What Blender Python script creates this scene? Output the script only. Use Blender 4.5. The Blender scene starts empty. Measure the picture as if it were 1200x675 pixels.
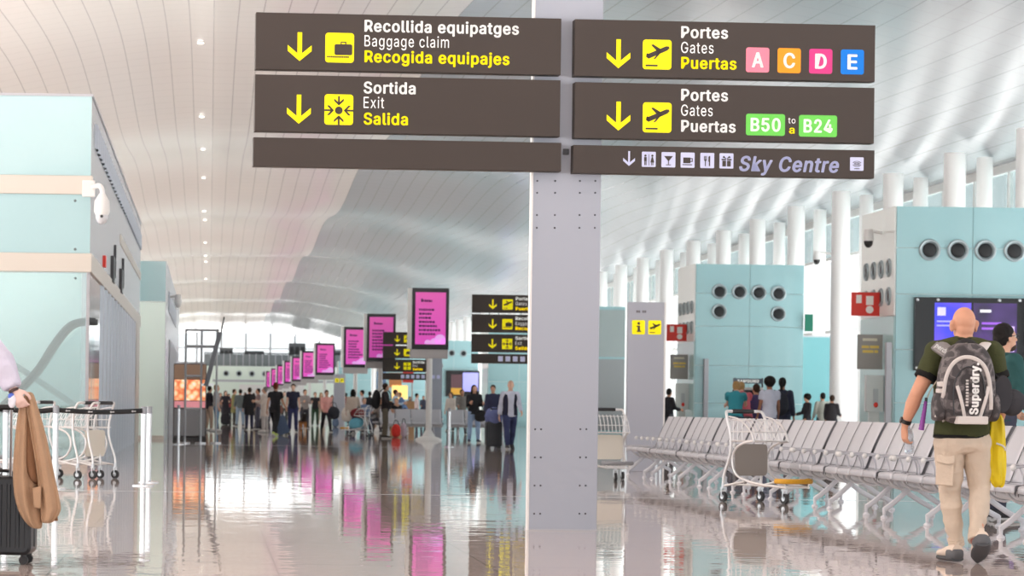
import bpy, bmesh, math, random
from mathutils import Vector, Matrix, noise
random.seed(7)
R = math.radians
C = bpy.context.scene.collection
SC = bpy.context.scene

# ------------------------------------------------------------------ camera
F = 3200.0                     # focal length in pixels of the 1200 px wide frame
PX, PY = 245.0, 473.0          # vanishing point of the hall axis
ROLL = 0.0129
CAMZ = 1.04
CR, SR = math.cos(ROLL), math.sin(ROLL)
cam = bpy.data.objects.new('camera', bpy.data.cameras.new('camera'))
C.objects.link(cam)
cam.matrix_world = Matrix(((CR, -SR, 0, 0), (0, 0, -1, 0), (SR, CR, 0, CAMZ), (0, 0, 0, 1)))
cd = cam.data
cd.sensor_fit = 'HORIZONTAL'; cd.sensor_width = 36.0
cd.lens = F * 36.0 / 1200.0
cd.shift_x = (600 - PX) / 1200.0
cd.shift_y = (PY - 337.5) / 1200.0
cd.clip_start = 0.5; cd.clip_end = 1500
cd.dof.use_dof = True; cd.dof.focus_distance = 22.0; cd.dof.aperture_fstop = 5.6
SC.camera = cam

# ------------------------------------------------------------------ world and exposure
world = bpy.data.worlds.new('daylight'); SC.world = world
world.use_nodes = True
wn = world.node_tree.nodes; wl = world.node_tree.links
bg = wn['Background']
wtc = wn.new('ShaderNodeTexCoord'); wsp = wn.new('ShaderNodeSeparateXYZ'); wl.new(wtc.outputs['Generated'], wsp.inputs[0])
wmr = wn.new('ShaderNodeMapRange'); wl.new(wsp.outputs['Z'], wmr.inputs['Value'])
wmr.inputs['From Min'].default_value = -0.06; wmr.inputs['From Max'].default_value = 0.0
wmx = wn.new('ShaderNodeMix'); wmx.data_type = 'RGBA'; wl.new(wmr.outputs['Result'], wmx.inputs['Factor'])
APRON = (8.5, 7.95, 7.7, 1)         # sunlit concrete apron outside
SKYC = (2.12, 2.12, 2.14, 1)         # bright hazy sky
wmx.inputs[6].default_value = APRON; wmx.inputs[7].default_value = SKYC
wl.new(wmx.outputs[2], bg.inputs['Color'])
bg.inputs['Strength'].default_value = 1.0
SC.view_settings.view_transform = 'Standard'
SC.view_settings.look = 'None'
SC.view_settings.gamma = 1.0
SC.view_settings.use_curve_mapping = False
SC.view_settings.exposure = 0.0

def W(u, v, Y):
    """photo pixel at depth Y -> X, Z"""
    a = (u - PX) / F * Y; b = (v - PY) / F * Y
    return a * CR + b * SR, CAMZ + a * SR - b * CR
def GY(u, v):
    """photo pixel on the floor -> X, Y"""
    Y = -CAMZ * F / ((u - PX) * SR - (v - PY) * CR)
    return W(u, v, Y)[0], Y

# ------------------------------------------------------------------ materials
def lin(c):
    return tuple(((x / 255.0) / 12.92 if x / 255.0 <= 0.04045 else ((x / 255.0 + 0.055) / 1.055) ** 2.4) for x in c)
MATS = {}
def M(name, rgb=(200, 200, 200), rough=0.5, metal=0.0, spec=0.5, emit=0.0, var=0.0, vscale=4.0, bump=0.0, bscale=20.0, coat=0.0):
    if name in MATS: return MATS[name]
    m = bpy.data.materials.new(name); m.use_nodes = True
    nt = m.node_tree; b = nt.nodes['Principled BSDF']
    col = lin(rgb) + (1,)
    b.inputs['Base Color'].default_value = col
    b.inputs['Roughness'].default_value = rough
    b.inputs['Metallic'].default_value = metal
    b.inputs['Specular IOR Level'].default_value = spec
    if coat: b.inputs['Coat Weight'].default_value = coat
    if emit:
        b.inputs['Emission Color'].default_value = col
        b.inputs['Emission Strength'].default_value = emit
    if var or bump:
        tc = nt.nodes.new('ShaderNodeTexCoord')
    if var:
        nz = nt.nodes.new('ShaderNodeTexNoise'); nz.inputs['Scale'].default_value = vscale; nz.inputs['Detail'].default_value = 5
        nt.links.new(tc.outputs['Object'], nz.inputs['Vector'])
        rp = nt.nodes.new('ShaderNodeMapRange')
        rp.inputs['From Min'].default_value = 0.3; rp.inputs['From Max'].default_value = 0.7
        rp.inputs['To Min'].default_value = 1 - var; rp.inputs['To Max'].default_value = 1 + var
        nt.links.new(nz.outputs['Fac'], rp.inputs['Value'])
        mx = nt.nodes.new('ShaderNodeMix'); mx.data_type = 'RGBA'; mx.blend_type = 'MULTIPLY'
        mx.inputs['Factor'].default_value = 1
        mx.inputs[6].default_value = col
        nt.links.new(rp.outputs['Result'], mx.inputs[7])
        nt.links.new(mx.outputs[2], b.inputs['Base Color'])
    if bump:
        n2 = nt.nodes.new('ShaderNodeTexNoise'); n2.inputs['Scale'].default_value = bscale; n2.inputs['Detail'].default_value = 3
        nt.links.new(tc.outputs['Object'], n2.inputs['Vector'])
        bp = nt.nodes.new('ShaderNodeBump'); bp.inputs['Strength'].default_value = bump; bp.inputs['Distance'].default_value = 0.02
        nt.links.new(n2.outputs['Fac'], bp.inputs['Height']); nt.links.new(bp.outputs['Normal'], b.inputs['Normal'])
    MATS[name] = m
    return m
def glass(name, rgb, trans=0.7, rough=0.02):
    """thin pane: tinted see-through plus a mirror-like coat"""
    m = bpy.data.materials.new(name); m.use_nodes = True
    nt = m.node_tree; nt.nodes.clear()
    out = nt.nodes.new('ShaderNodeOutputMaterial')
    tr = nt.nodes.new('ShaderNodeBsdfTransparent'); tr.inputs['Color'].default_value = lin(rgb) + (1,)
    df = nt.nodes.new('ShaderNodeBsdfDiffuse'); df.inputs['Color'].default_value = lin(rgb) + (1,)
    m1 = nt.nodes.new('ShaderNodeMixShader'); m1.inputs[0].default_value = 1 - trans
    nt.links.new(tr.outputs[0], m1.inputs[1]); nt.links.new(df.outputs[0], m1.inputs[2])
    gl = nt.nodes.new('ShaderNodeBsdfGlossy'); gl.inputs['Roughness'].default_value = rough
    lw = nt.nodes.new('ShaderNodeLayerWeight'); lw.inputs['Blend'].default_value = 0.5
    pw = nt.nodes.new('ShaderNodeMath'); pw.operation = 'POWER'; pw.inputs[1].default_value = 5.0
    nt.links.new(lw.outputs['Facing'], pw.inputs[0])
    fr = nt.nodes.new('ShaderNodeMath'); fr.operation = 'MULTIPLY_ADD'; fr.inputs[1].default_value = 0.45; fr.inputs[2].default_value = 0.05
    nt.links.new(pw.outputs[0], fr.inputs[0])
    m2 = nt.nodes.new('ShaderNodeMixShader')
    nt.links.new(fr.outputs[0], m2.inputs[0]); nt.links.new(m1.outputs[0], m2.inputs[1]); nt.links.new(gl.outputs[0], m2.inputs[2])
    nt.links.new(m2.outputs[0], out.inputs[0])
    MATS[name] = m
    return m

# ------------------------------------------------------------------ mesh builder
class MB:
    def __init__(s): s.v = []; s.f = []; s.mi = []; s.cur = 0
    def _add(s, vs, fs):
        o = len(s.v); s.v += [tuple(x) for x in vs]; s.f += [tuple(i + o for i in f) for f in fs]; s.mi += [s.cur] * len(fs)
        return s
    def box(s, x0, x1, y0, y1, z0, z1):
        vs = [(x, y, z) for x in (x0, x1) for y in (y0, y1) for z in (z0, z1)]
        return s._add(vs, [(0, 1, 3, 2), (4, 6, 7, 5), (0, 4, 5, 1), (2, 3, 7, 6), (0, 2, 6, 4), (1, 5, 7, 3)])
    def obox(s, c, size, rot):
        hx, hy, hz = (q / 2 for q in size)
        vs = [Vector(c) + rot @ Vector((x, y, z)) for x in (-hx, hx) for y in (-hy, hy) for z in (-hz, hz)]
        return s._add(vs, [(0, 1, 3, 2), (4, 6, 7, 5), (0, 4, 5, 1), (2, 3, 7, 6), (0, 2, 6, 4), (1, 5, 7, 3)])
    def tube(s, pts, r, n=8, ref=None, caps=True, closed=False):
        """sweep; r is a number, or one number or (ra, rb) pair per point; ref fixes the direction of ra"""
        pts = [Vector(p) for p in pts]; k = len(pts)
        rs = r if isinstance(r, (list, tuple)) and len(r) == k else [r] * k
        vs = []; prev = None
        for i, p in enumerate(pts):
            if closed: t = pts[(i + 1) % k] - pts[i - 1]
            else: t = pts[min(i + 1, k - 1)] - pts[max(i - 1, 0)]
            if t.length < 1e-9: t = Vector((0, 0, 1))
            t.normalize()
            if ref is not None: a = Vector(ref)
            elif prev is not None: a = prev
            else: a = Vector((1, 0, 0)) if abs(t.x) < 0.9 else Vector((0, 1, 0))
            a = a - t * a.dot(t)
            if a.length < 1e-6: a = t.orthogonal()
            a.normalize(); prev = a; b = t.cross(a)
            ra, rb = rs[i] if isinstance(rs[i], (tuple, list)) else (rs[i], rs[i])
            for j in range(n):
                q = 2 * math.pi * j / n
                vs.append(p + a * ra * math.cos(q) + b * rb * math.sin(q))
        fs = []
        for i in range(k if closed else k - 1):
            i2 = (i + 1) % k
            for j in range(n):
                j2 = (j + 1) % n
                fs.append((i * n + j, i * n + j2, i2 * n + j2, i2 * n + j))
        if caps and not closed:
            fs.append(tuple(range(n - 1, -1, -1))); fs.append(tuple((k - 1) * n + j for j in range(n)))
        return s._add(vs, fs)
    def ell(s, c, r, n=14, m=9, rot=None):
        vs = []; fs = []
        rx, ry, rz = r if isinstance(r, (tuple, list)) else (r, r, r)
        for i in range(m + 1):
            a = math.pi * i / m
            for j in range(n):
                q = 2 * math.pi * j / n
                p = Vector((rx * math.sin(a) * math.cos(q), ry * math.sin(a) * math.sin(q), -rz * math.cos(a)))
                if rot is not None: p = rot @ p
                vs.append(Vector(c) + p)
        for i in range(m):
            for j in range(n):
                j2 = (j + 1) % n
                fs.append((i * n + j, i * n + j2, (i + 1) * n + j2, (i + 1) * n + j))
        return s._add(vs, fs)
    def cap(s, p, q, r0, r1, n=10):
        """round-ended tapered limb"""
        s.tube([p, q], [r0, r1], n); s.ell(p, r0, n, 6); s.ell(q, r1, n, 6); return s
    def prism(s, poly, y0, y1, fn=None):
        """polygon in (x, z) pushed from y0 to y1; fn maps (x,y,z)"""
        n = len(poly); vs = [(x, y0, z) for x, z in poly] + [(x, y1, z) for x, z in poly]
        if fn: vs = [fn(*p) for p in vs]
        fs = [tuple(range(n)), tuple(range(2 * n - 1, n - 1, -1))]
        for i in range(n):
            j = (i + 1) % n; fs.append((i, i + n, j + n, j))
        return s._add(vs, fs)
    def lathe(s, prof, n=24, axis='z', c=(0, 0, 0)):
        """profile of (radius, height) turned about an axis"""
        vs = []
        for r, h in prof:
            for j in range(n):
                q = 2 * math.pi * j / n; a, b = r * math.cos(q), r * math.sin(q)
                p = (a, b, h) if axis == 'z' else (a, h, b)
                vs.append((p[0] + c[0], p[1] + c[1], p[2] + c[2]))
        k = len(prof)
        fs = [(i * n + j, i * n + (j + 1) % n, (i + 1) * n + (j + 1) % n, (i + 1) * n + j) for i in range(k - 1) for j in range(n)]
        return s._add(vs, fs)
    def grid(s, rows):
        """rows of equal length -> sheet"""
        k = len(rows[0]); vs = [p for r in rows for p in r]; fs = []
        for i in range(len(rows) - 1):
            for j in range(k - 1):
                fs.append((i * k + j, i * k + j + 1, (i + 1) * k + j + 1, (i + 1) * k + j))
        return s._add(vs, fs)
    def mesh(s, name, mats, smooth=True, fix=True):
        me = bpy.data.meshes.new(name); me.from_pydata(s.v, [], s.f)
        mats = mats if isinstance(mats, (list, tuple)) else [mats]
        for m in mats: me.materials.append(m)
        if len(mats) > 1:
            for p, i in zip(me.polygons, s.mi): p.material_index = i
        if fix:
            bm = bmesh.new(); bm.from_mesh(me)
            bmesh.ops.remove_doubles(bm, verts=bm.verts, dist=1e-6)
            bmesh.ops.recalc_face_normals(bm, faces=bm.faces); bm.to_mesh(me); bm.free()
        if smooth:
            me.shade_smooth()
            me.set_sharp_from_angle(angle=R(38))
        me.update()
        return me
    def build(s, name, mats, parent=None, loc=None, bevel=0, smooth=True, solid=0, sub=0):
        o = bpy.data.objects.new(name, s.mesh(name, mats, smooth)); C.objects.link(o)
        if parent is not None: o.parent = parent
        if loc is not None: o.location = loc
        if solid:
            md = o.modifiers.new('solid', 'SOLIDIFY'); md.thickness = solid; md.offset = 0
        if bevel:
            md = o.modifiers.new('bevel', 'BEVEL'); md.width = bevel; md.segments = 2; md.limit_method = 'ANGLE'; md.angle_limit = R(40)
        if sub:
            md = o.modifiers.new('sub', 'SUBSURF'); md.levels = sub; md.render_levels = sub
        return o
def tag(o, label=None, cat=None, group=None, kind=None):
    if label: o['label'] = label
    if cat: o['category'] = cat
    if group: o['group'] = group
    if kind: o['kind'] = kind
    return o
def empty(name, loc=(0, 0, 0), rz=0.0, label=None, cat=None, group=None):
    o = bpy.data.objects.new(name, None); C.objects.link(o)
    o.location = loc; o.rotation_euler = (0, 0, rz); o.empty_display_size = 0.1
    return tag(o, label, cat, group)
def struct(o): o['kind'] = 'structure'; return o
def copy_tree(o, parent=None):
    c = o.copy(); C.objects.link(c)
    if parent is not None: c.parent = parent
    for ch in list(o.children): copy_tree(ch, c)
    return c
def bake(o):
    """apply the modifiers of o"""
    dg = bpy.context.evaluated_depsgraph_get(); dg.update()
    ev = o.evaluated_get(dg)
    me = bpy.data.meshes.new_from_object(ev)
    o.modifiers.clear(); old = o.data; o.data = me
    bpy.data.meshes.remove(old)
    return o
def remesh(mb, name, mat, voxel=0.02, smooth=4, folds=0.0, fscale=9.0, seed=0.0, extra=None, cut=None, fold_axis=None):
    """fuse overlapping solids into ONE continuous skin; optional cloth folds; returns mesh"""
    me = mb.mesh(name, mat, smooth=False, fix=False)
    o = bpy.data.objects.new(name, me); C.objects.link(o)
    md = o.modifiers.new('r', 'REMESH'); md.mode = 'VOXEL'; md.voxel_size = voxel; md.use_smooth_shade = True
    if smooth:
        ms = o.modifiers.new('s', 'SMOOTH'); ms.factor = 0.5; ms.iterations = smooth
    bake(o); me = o.data
    if folds:
        nor = [v.normal.copy() for v in me.vertices]
        for v, nn in zip(me.vertices, nor):
            p = v.co * fscale + Vector((seed, seed * 2, seed))
            if fold_axis: p = Vector((p.x * fold_axis[0], p.y * fold_axis[1], p.z * fold_axis[2]))
            h = noise.noise(p); h = 1 - abs(h) * 2.2
            v.co += nn * folds * h
    if extra:
        bm = bmesh.new(); bm.from_mesh(me)
        t = extra.mesh('tmp', mat); bm.from_mesh(t); bm.to_mesh(me); bm.free(); bpy.data.meshes.remove(t)
    me.shade_smooth(); me.update()
    if not me.materials: me.materials.append(mat)
    bpy.data.objects.remove(o)
    me.name = name
    return me
def link(name, me, parent=None, loc=None):
    o = bpy.data.objects.new(name, me); C.objects.link(o)
    if parent is not None: o.parent = parent
    if loc is not None: o.location = loc
    return o
def spline(pts, n=6):
    """Catmull-Rom through pts"""
    pts = [Vector(p) for p in pts]; out = []
    for i in range(len(pts) - 1):
        p0 = pts[max(i - 1, 0)]; p1 = pts[i]; p2 = pts[i + 1]; p3 = pts[min(i + 2, len(pts) - 1)]
        for k in range(n):
            t = k / n
            out.append(0.5 * ((2 * p1) + (p2 - p0) * t + (2 * p0 - 5 * p1 + 4 * p2 - p3) * t * t + (3 * p1 - p0 - 3 * p2 + p3) * t ** 3))
    out.append(pts[-1]); return out
ORD = ['nearest', 'second', 'third', 'fourth', 'fifth', 'sixth', 'seventh', 'eighth', 'ninth', 'tenth', 'eleventh', 'twelfth', 'thirteenth', 'fourteenth', 'fifteenth']

try:
    FONT = bpy.data.fonts.load(bpy.utils.system_resource('DATAFILES', path='fonts') + '/Inter.woff2')
except Exception:
    FONT = None
CAPH = []
def capheight():
    if not CAPH:
        cu = bpy.data.curves.new('t', 'FONT'); cu.body = 'H'; cu.size = 1.0
        if FONT: cu.font = FONT
        o = bpy.data.objects.new('t', cu); C.objects.link(o)
        dg = bpy.context.evaluated_depsgraph_get(); dg.update()
        me = bpy.data.meshes.new_from_object(o.evaluated_get(dg)); bpy.data.objects.remove(o)
        CAPH.append(max(v.co.y for v in me.vertices) - min(v.co.y for v in me.vertices)); bpy.data.meshes.remove(me); bpy.data.curves.remove(cu)
    return CAPH[0]
def text_mesh(txt, width, height, bold=0.0, shear=0.0, depth=0.003):
    """lettering: returns verts/faces in the (x, z) plane, left edge and baseline at 0, fitted to width and cap height"""
    cu = bpy.data.curves.new('t', 'FONT'); cu.body = txt; cu.size = 1.0; cu.offset = 0.0 if FONT else bold; cu.shear = shear
    cu.resolution_u = 4
    cu.space_character = 1.10
    if FONT: cu.font = FONT
    o = bpy.data.objects.new('t', cu); C.objects.link(o)
    dg = bpy.context.evaluated_depsgraph_get(); dg.update()
    me = bpy.data.meshes.new_from_object(o.evaluated_get(dg))
    bpy.data.objects.remove(o)
    xs = [v.co.x for v in me.vertices]
    x0, x1 = min(xs), max(xs) + (2 * bold if FONT else 0); cap = capheight() + 2 * bold * (0.6 if FONT else 1)
    sx = width / (x1 - x0) if width else height / cap
    sz = height / cap
    vs = [((v.co.x - x0 + bold) * sx, 0.0, (v.co.y + bold * (0.6 if FONT else 1)) * sz) for v in me.vertices]
    fs = [tuple(p.vertices) for p in me.polygons]
    if FONT and bold:              # heavier strokes: the outline laid over itself, slightly shifted
        base = list(vs); bf = list(fs); vs = []; fs = []
        for i in range(8):
            dx = bold * math.cos(i * math.pi / 4); dz = bold * 0.6 * math.sin(i * math.pi / 4) * (1.0 if height else 1)
            o = len(vs); vs += [(a + dx * sx, b + 0.00012 * i, c + dz * sz) for a, b, c in base]; fs += [tuple(q + o for q in f) for f in bf]
    bpy.data.meshes.remove(me); bpy.data.curves.remove(cu)
    return vs, fs
def letters(mb, txt, x, z, width, height, y=0.0, bold=0.0, shear=0.0, fn=None):
    vs, fs = text_mesh(txt, width, height, bold, shear)
    vs = [(x + a, y, z + c) for a, b, c in vs]
    if fn: vs = [fn(*p) for p in vs]
    mb._add(vs, fs); return mb

def words(txt, x, z, width, height, y, bold, shear, name, mat, parent):
    """one mesh per word of a line of lettering"""
    vs, fs = text_mesh(txt, width, height, bold, shear)
    vs = [(x + a, y, z + c) for a, b, c in vs]
    fs = sorted(fs, key=lambda f: min(vs[i][0] for i in f))
    out = []; cur = []; right = None
    gaps = []
    for f in fs:
        l = min(vs[i][0] for i in f); r = max(vs[i][0] for i in f)
        if right is not None and l > right: gaps.append((l - right, l))
        right = r if right is None else max(right, r)
    nw = len(txt.split()); cuts = sorted(g[1] for g in sorted(gaps, reverse=True)[:nw - 1])
    for k in range(nw):
        lo = cuts[k - 1] if k else -1e9; hi = cuts[k] if k < len(cuts) else 1e9
        sub = [f for f in fs if lo <= min(vs[i][0] for i in f) + 1e-9 and min(vs[i][0] for i in f) < hi - 1e-9]
        ids = {}; nv = []
        for f in sub:
            for i in f:
                if i not in ids: ids[i] = len(nv); nv.append(vs[i])
        mb = MB(); mb._add(nv, [tuple(ids[i] for i in f) for f in sub])
        out.append(mb.build(name, mat, parent, smooth=False))
    return out
# ------------------------------------------------------------------ palette
WHITE = M('white_paint', (226, 226, 224), 0.45)
STEEL = M('brushed_steel', (200, 203, 206), 0.28, 0.9)
CHROME = M('chrome_tube', (225, 227, 229), 0.18, 0.95)
GREYM = M('grey_painted_metal', (176, 178, 184), 0.45, 0.0)
DARKM = M('dark_metal', (52, 54, 58), 0.45)
BLACK = M('black_plastic', (20, 20, 22), 0.4)
RUBBER = M('grey_rubber', (58, 60, 62), 0.7)
TEAL = M('teal_glass_panel', (160, 202, 207), 0.12, 0.0, 0.5, var=0.03, vscale=0.6, coat=0.5)
MINT_END = M('end_wall_pale_mint', (222, 236, 226), 0.4)
TEAL_PALE = M('pale_teal_glass_panel', (164, 198, 202), 0.10, 0.0, 0.5, var=0.02, vscale=0.5, coat=0.4)
MINT = M('mint_glass_panel', (232, 250, 241), 0.15, var=0.02, vscale=0.5)
CREAM = M('cream_beam', (208, 202, 192), 0.4)
SIGNB = M('sign_brown', (65, 58, 54), 0.55, 0.0, 0.3)
YEL = M('sign_yellow', (250, 236, 0), 0.5, 0, 0.3, emit=0.25)
SIGNW = M('sign_white', (250, 250, 248), 0.5, 0, 0.3, emit=0.15)
LILAC = M('sign_lilac', (196, 201, 230), 0.5, 0, 0.3, emit=0.1)
PINK = M('badge_pink', (243, 130, 150), 0.5, 0, 0.3, emit=0.1)
ORANGE = M('badge_orange', (247, 150, 30), 0.5, 0, 0.3, emit=0.1)
MAGENTA = M('badge_magenta', (205, 60, 130), 0.5, 0, 0.3, emit=0.1)
BLUE = M('badge_blue', (0, 118, 214), 0.5, 0, 0.3, emit=0.1)
GREEN = M('badge_green', (106, 204, 84), 0.5, 0, 0.3, emit=0.1)
RED = M('fire_red', (226, 58, 46), 0.5)
SEATM = M('seat_grey_metal', (196, 197, 203), 0.38, 0.25)
SEATD = M('seat_dark_edge', (92, 94, 100), 0.5)

def floor_mat():
    m = bpy.data.materials.new('polished_stone_floor'); m.use_nodes = True
    nt = m.node_tree; N = nt.nodes; L = nt.links; b = N['Principled BSDF']
    tc = N.new('ShaderNodeTexCoord')
    sp = N.new('ShaderNodeSeparateXYZ'); L.new(tc.outputs['Object'], sp.inputs[0])
    def line(axis, period, off, half):
        a = N.new('ShaderNodeMath'); a.operation = 'ADD'; a.inputs[1].default_value = off; L.new(sp.outputs[axis], a.inputs[0])
        w = N.new('ShaderNodeMath'); w.operation = 'PINGPONG'; w.inputs[1].default_value = period / 2; L.new(a.outputs[0], w.inputs[0])
        c = N.new('ShaderNodeMath'); c.operation = 'LESS_THAN'; c.inputs[1].default_value = half; L.new(w.outputs[0], c.inputs[0])
        return c
    lx = line(0, 1.4, -0.44, 0.006); ly = line(1, 2.8, -1.0, 0.02)
    mxl = N.new('ShaderNodeMath'); mxl.operation = 'MAXIMUM'; L.new(lx.outputs[0], mxl.inputs[0]); L.new(ly.outputs[0], mxl.inputs[1])
    nz = N.new('ShaderNodeTexNoise'); nz.inputs['Scale'].default_value = 0.55; nz.inputs['Detail'].default_value = 6
    L.new(tc.outputs['Object'], nz.inputs['Vector'])
    cr = N.new('ShaderNodeValToRGB')
    cr.color_ramp.elements[0].position = 0.3; cr.color_ramp.elements[0].color = lin((190, 173, 165)) + (1,)
    cr.color_ramp.elements[1].position = 0.7; cr.color_ramp.elements[1].color = lin((212, 196, 187)) + (1,)
    L.new(nz.outputs['Fac'], cr.inputs[0])
    mx = N.new('ShaderNodeMix'); mx.data_type = 'RGBA'; mx.inputs[7].default_value = lin((110, 100, 96)) + (1,)
    L.new(mxl.outputs[0], mx.inputs['Factor']); L.new(cr.outputs[0], mx.inputs[6]); L.new(mx.outputs[2], b.inputs['Base Color'])
    b.inputs['Roughness'].default_value = 0.02
    b.inputs['IOR'].default_value = 1.42
    n2 = N.new('ShaderNodeTexNoise'); n2.inputs['Scale'].default_value = 1.3; n2.inputs['Detail'].default_value = 2.5; n2.inputs['Roughness'].default_value = 0.55
    L.new(tc.outputs['Object'], n2.inputs['Vector'])
    bp = N.new('ShaderNodeBump'); bp.inputs['Strength'].default_value = 1.0; bp.inputs['Distance'].default_value = 0.0022
    L.new(n2.outputs['Fac'], bp.inputs['Height'])
    n3 = N.new('ShaderNodeTexNoise'); n3.inputs['Scale'].default_value = 5.0; n3.inputs['Detail'].default_value = 2
    L.new(tc.outputs['Object'], n3.inputs['Vector'])
    b3 = N.new('ShaderNodeBump'); b3.inputs['Strength'].default_value = 1.0; b3.inputs['Distance'].default_value = 0.0008
    L.new(n3.outputs['Fac'], b3.inputs['Height']); L.new(bp.outputs['Normal'], b3.inputs['Normal'])
    L.new(b3.outputs['Normal'], b.inputs['Normal'])
    return m
def ceil_mat(name, rgb, rough):
    m = bpy.data.materials.new(name); m.use_nodes = True
    nt = m.node_tree; N = nt.nodes; L = nt.links; b = N['Principled BSDF']
    tc = N.new('ShaderNodeTexCoord'); sp = N.new('ShaderNodeSeparateXYZ'); L.new(tc.outputs['Object'], sp.inputs[0])
    def line(axis, period, half):
        w = N.new('ShaderNodeMath'); w.operation = 'PINGPONG'; w.inputs[1].default_value = period / 2; L.new(sp.outputs[axis], w.inputs[0])
        c = N.new('ShaderNodeMath'); c.operation = 'LESS_THAN'; c.inputs[1].default_value = half; L.new(w.outputs[0], c.inputs[0])
        return c
    l1 = line(0, 0.6, 0.012); l2 = line(1, 1.2, 0.03)
    h = N.new('ShaderNodeMath'); h.operation = 'MULTIPLY'; h.inputs[1].default_value = 0.3; L.new(l2.outputs[0], h.inputs[0])
    mxl = N.new('ShaderNodeMath'); mxl.operation = 'MAXIMUM'; L.new(l1.outputs[0], mxl.inputs[0]); L.new(h.outputs[0], mxl.inputs[1])
    f = N.new('ShaderNodeMath'); f.operation = 'MULTIPLY'; f.inputs[1].default_value = 0.55; L.new(mxl.outputs[0], f.inputs[0])
    mx = N.new('ShaderNodeMix'); mx.data_type = 'RGBA'
    mx.inputs[6].default_value = lin(rgb) + (1,); mx.inputs[7].default_value = lin((120, 114, 110)) + (1,)
    L.new(f.outputs[0], mx.inputs['Factor']); L.new(mx.outputs[2], b.inputs['Base Color'])
    b.inputs['Roughness'].default_value = rough
    return m
CEIL_LIT = ceil_mat('ceiling_panel_warm_lit', (238, 229, 223), 0.2)  # left and centre panels, their brighter light put into the whiter colour
CEIL_SHADE = ceil_mat('ceiling_panel_painted_shade', (172, 176, 181), 0.2)  # greyer copy of the same panels, with the right slope's dimmer light painted in

# ------------------------------------------------------------------ setting
Y0, YE = -12.0, 345.0
XL, XR = -14.0, 20.0
fm = MB(); fm.box(XL, XR, -34.0, YE, -0.2, 0)
fl = struct(fm.build('floor', floor_mat()))
for i, y in enumerate((32.0, 69.0)):
    struct(MB().box(-1.9 if i == 0 else -1.2, XR - 0.1, y, y + 0.1, -0.05, 0.001).build('trim_%d' % (i + 1), STEEL))
def ceil_z(x, y):
    d = abs(x - 3) - 3
    z = 10.4 if d <= 0 else 10.47 - 3.17 * (d / 14.0) ** 1.6
    fade = 1 - max(0, d / 14.0) ** 2
    return z + 0.28 * fade * math.sin(2 * math.pi * (y - 100.0) / 36.5)
def sheet(xs):
    rows = []; y = Y0
    while y <= YE + 0.01:
        rows.append([(x, y, ceil_z(x, y)) for x in xs]); y += 1.5
    return rows
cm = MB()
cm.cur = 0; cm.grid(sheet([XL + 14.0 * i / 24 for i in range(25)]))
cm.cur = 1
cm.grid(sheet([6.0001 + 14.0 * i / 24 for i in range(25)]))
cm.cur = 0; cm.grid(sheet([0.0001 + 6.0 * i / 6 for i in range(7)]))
ce = struct(cm.build('ceiling', [CEIL_LIT, CEIL_SHADE], solid=0))
# end wall, above and beside the last box
em = MB(); em.box(XL, XR, YE - 0.5, YE, 0, 6.0)
struct(em.build('wall_back', MINT_END))
ew = MB()
for k in range(12):
    x = XL + 34.0 * k / 11; ew.box(x - 0.12, x + 0.12, YE - 0.5, YE - 0.2, 6.0, 10.0)
ew.box(XL, XR, YE - 0.5, YE - 0.2, 6.0, 6.3); ew.box(XL, XR, YE - 0.45, YE - 0.25, 8.0, 8.15)
o = struct(ew.build('window_back', GREYM))
GLZ = glass('window_glass', (238, 242, 243), 0.94)
GLU = glass('tinted_upper_glass', (200, 211, 212), 0.8)
struct(MB().box(XL, XR, YE - 0.36, YE - 0.33, 6.2, 10.6).build('pane', GLZ, o))
# long glazed wall on the right: one window per bay
BAY = 6.15; YB = 68.4
def win_mesh(side):
    f = MB()
    for k in (0, BAY / 2): f.box(-0.06, 0.06, k - 0.05, k + 0.05, 0, 7.3)
    for z in (0.05, 3.6, 5.95, 7.2): f.box(-0.05, 0.05, 0, BAY, z - 0.05, z + 0.05)
    f.box(-0.07, 0.07, 0, BAY, 7.1, 7.4)
    p = MB(); p.box(-0.012, 0.012, 0, BAY, 0.05, 5.95); q = MB(); q.box(-0.012, 0.012, 0, BAY, 5.95, 7.25)
    return f.mesh('window_frame', WHITE), p.mesh('pane', GLZ), q.mesh('upper_pane', GLU)
wf, wp, wu = win_mesh(1)
colm = MB(); colm.tube([(0, 0, 0), (0, 0, 7.55)], 0.27, 20); colm.tube([(0, 0, 0), (0, 0, 0.08)], 0.32, 20)
COLW = M('column_white', (244, 244, 243), 0.35)
colme = colm.mesh('column', COLW)
col2 = MB(); col2.tube([(0, 0, 0), (0, 0, 7.45)], 0.2, 20); col2.tube([(0, 0, 0), (0, 0, 0.08)], 0.25, 20)
col2me = col2.mesh('column', COLW)
k0 = -8
n = 0
for k in range(k0, 45):
    y = YB + BAY * k
    if y > YE - 4: break
    n += 1
    w = struct(link('window_%d' % n, wf, None, (XR, y, 0))); struct(link('pane', wp, w)); struct(link('upper_pane', wu, w))
    if k >= -6:
        struct(link('column', colme, None, (18.6, y, 0))); struct(link('column', col2me, None, (19.35, y, 0)))
nn = n
for k in range(0, 45):
    y = YB + BAY * k
    if y > YE - 4: break
    nn += 1
    w = struct(link('window_%d' % nn, wf, None, (XL, y, 0))); struct(link('pane', wp, w)); struct(link('upper_pane', wu, w))

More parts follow.
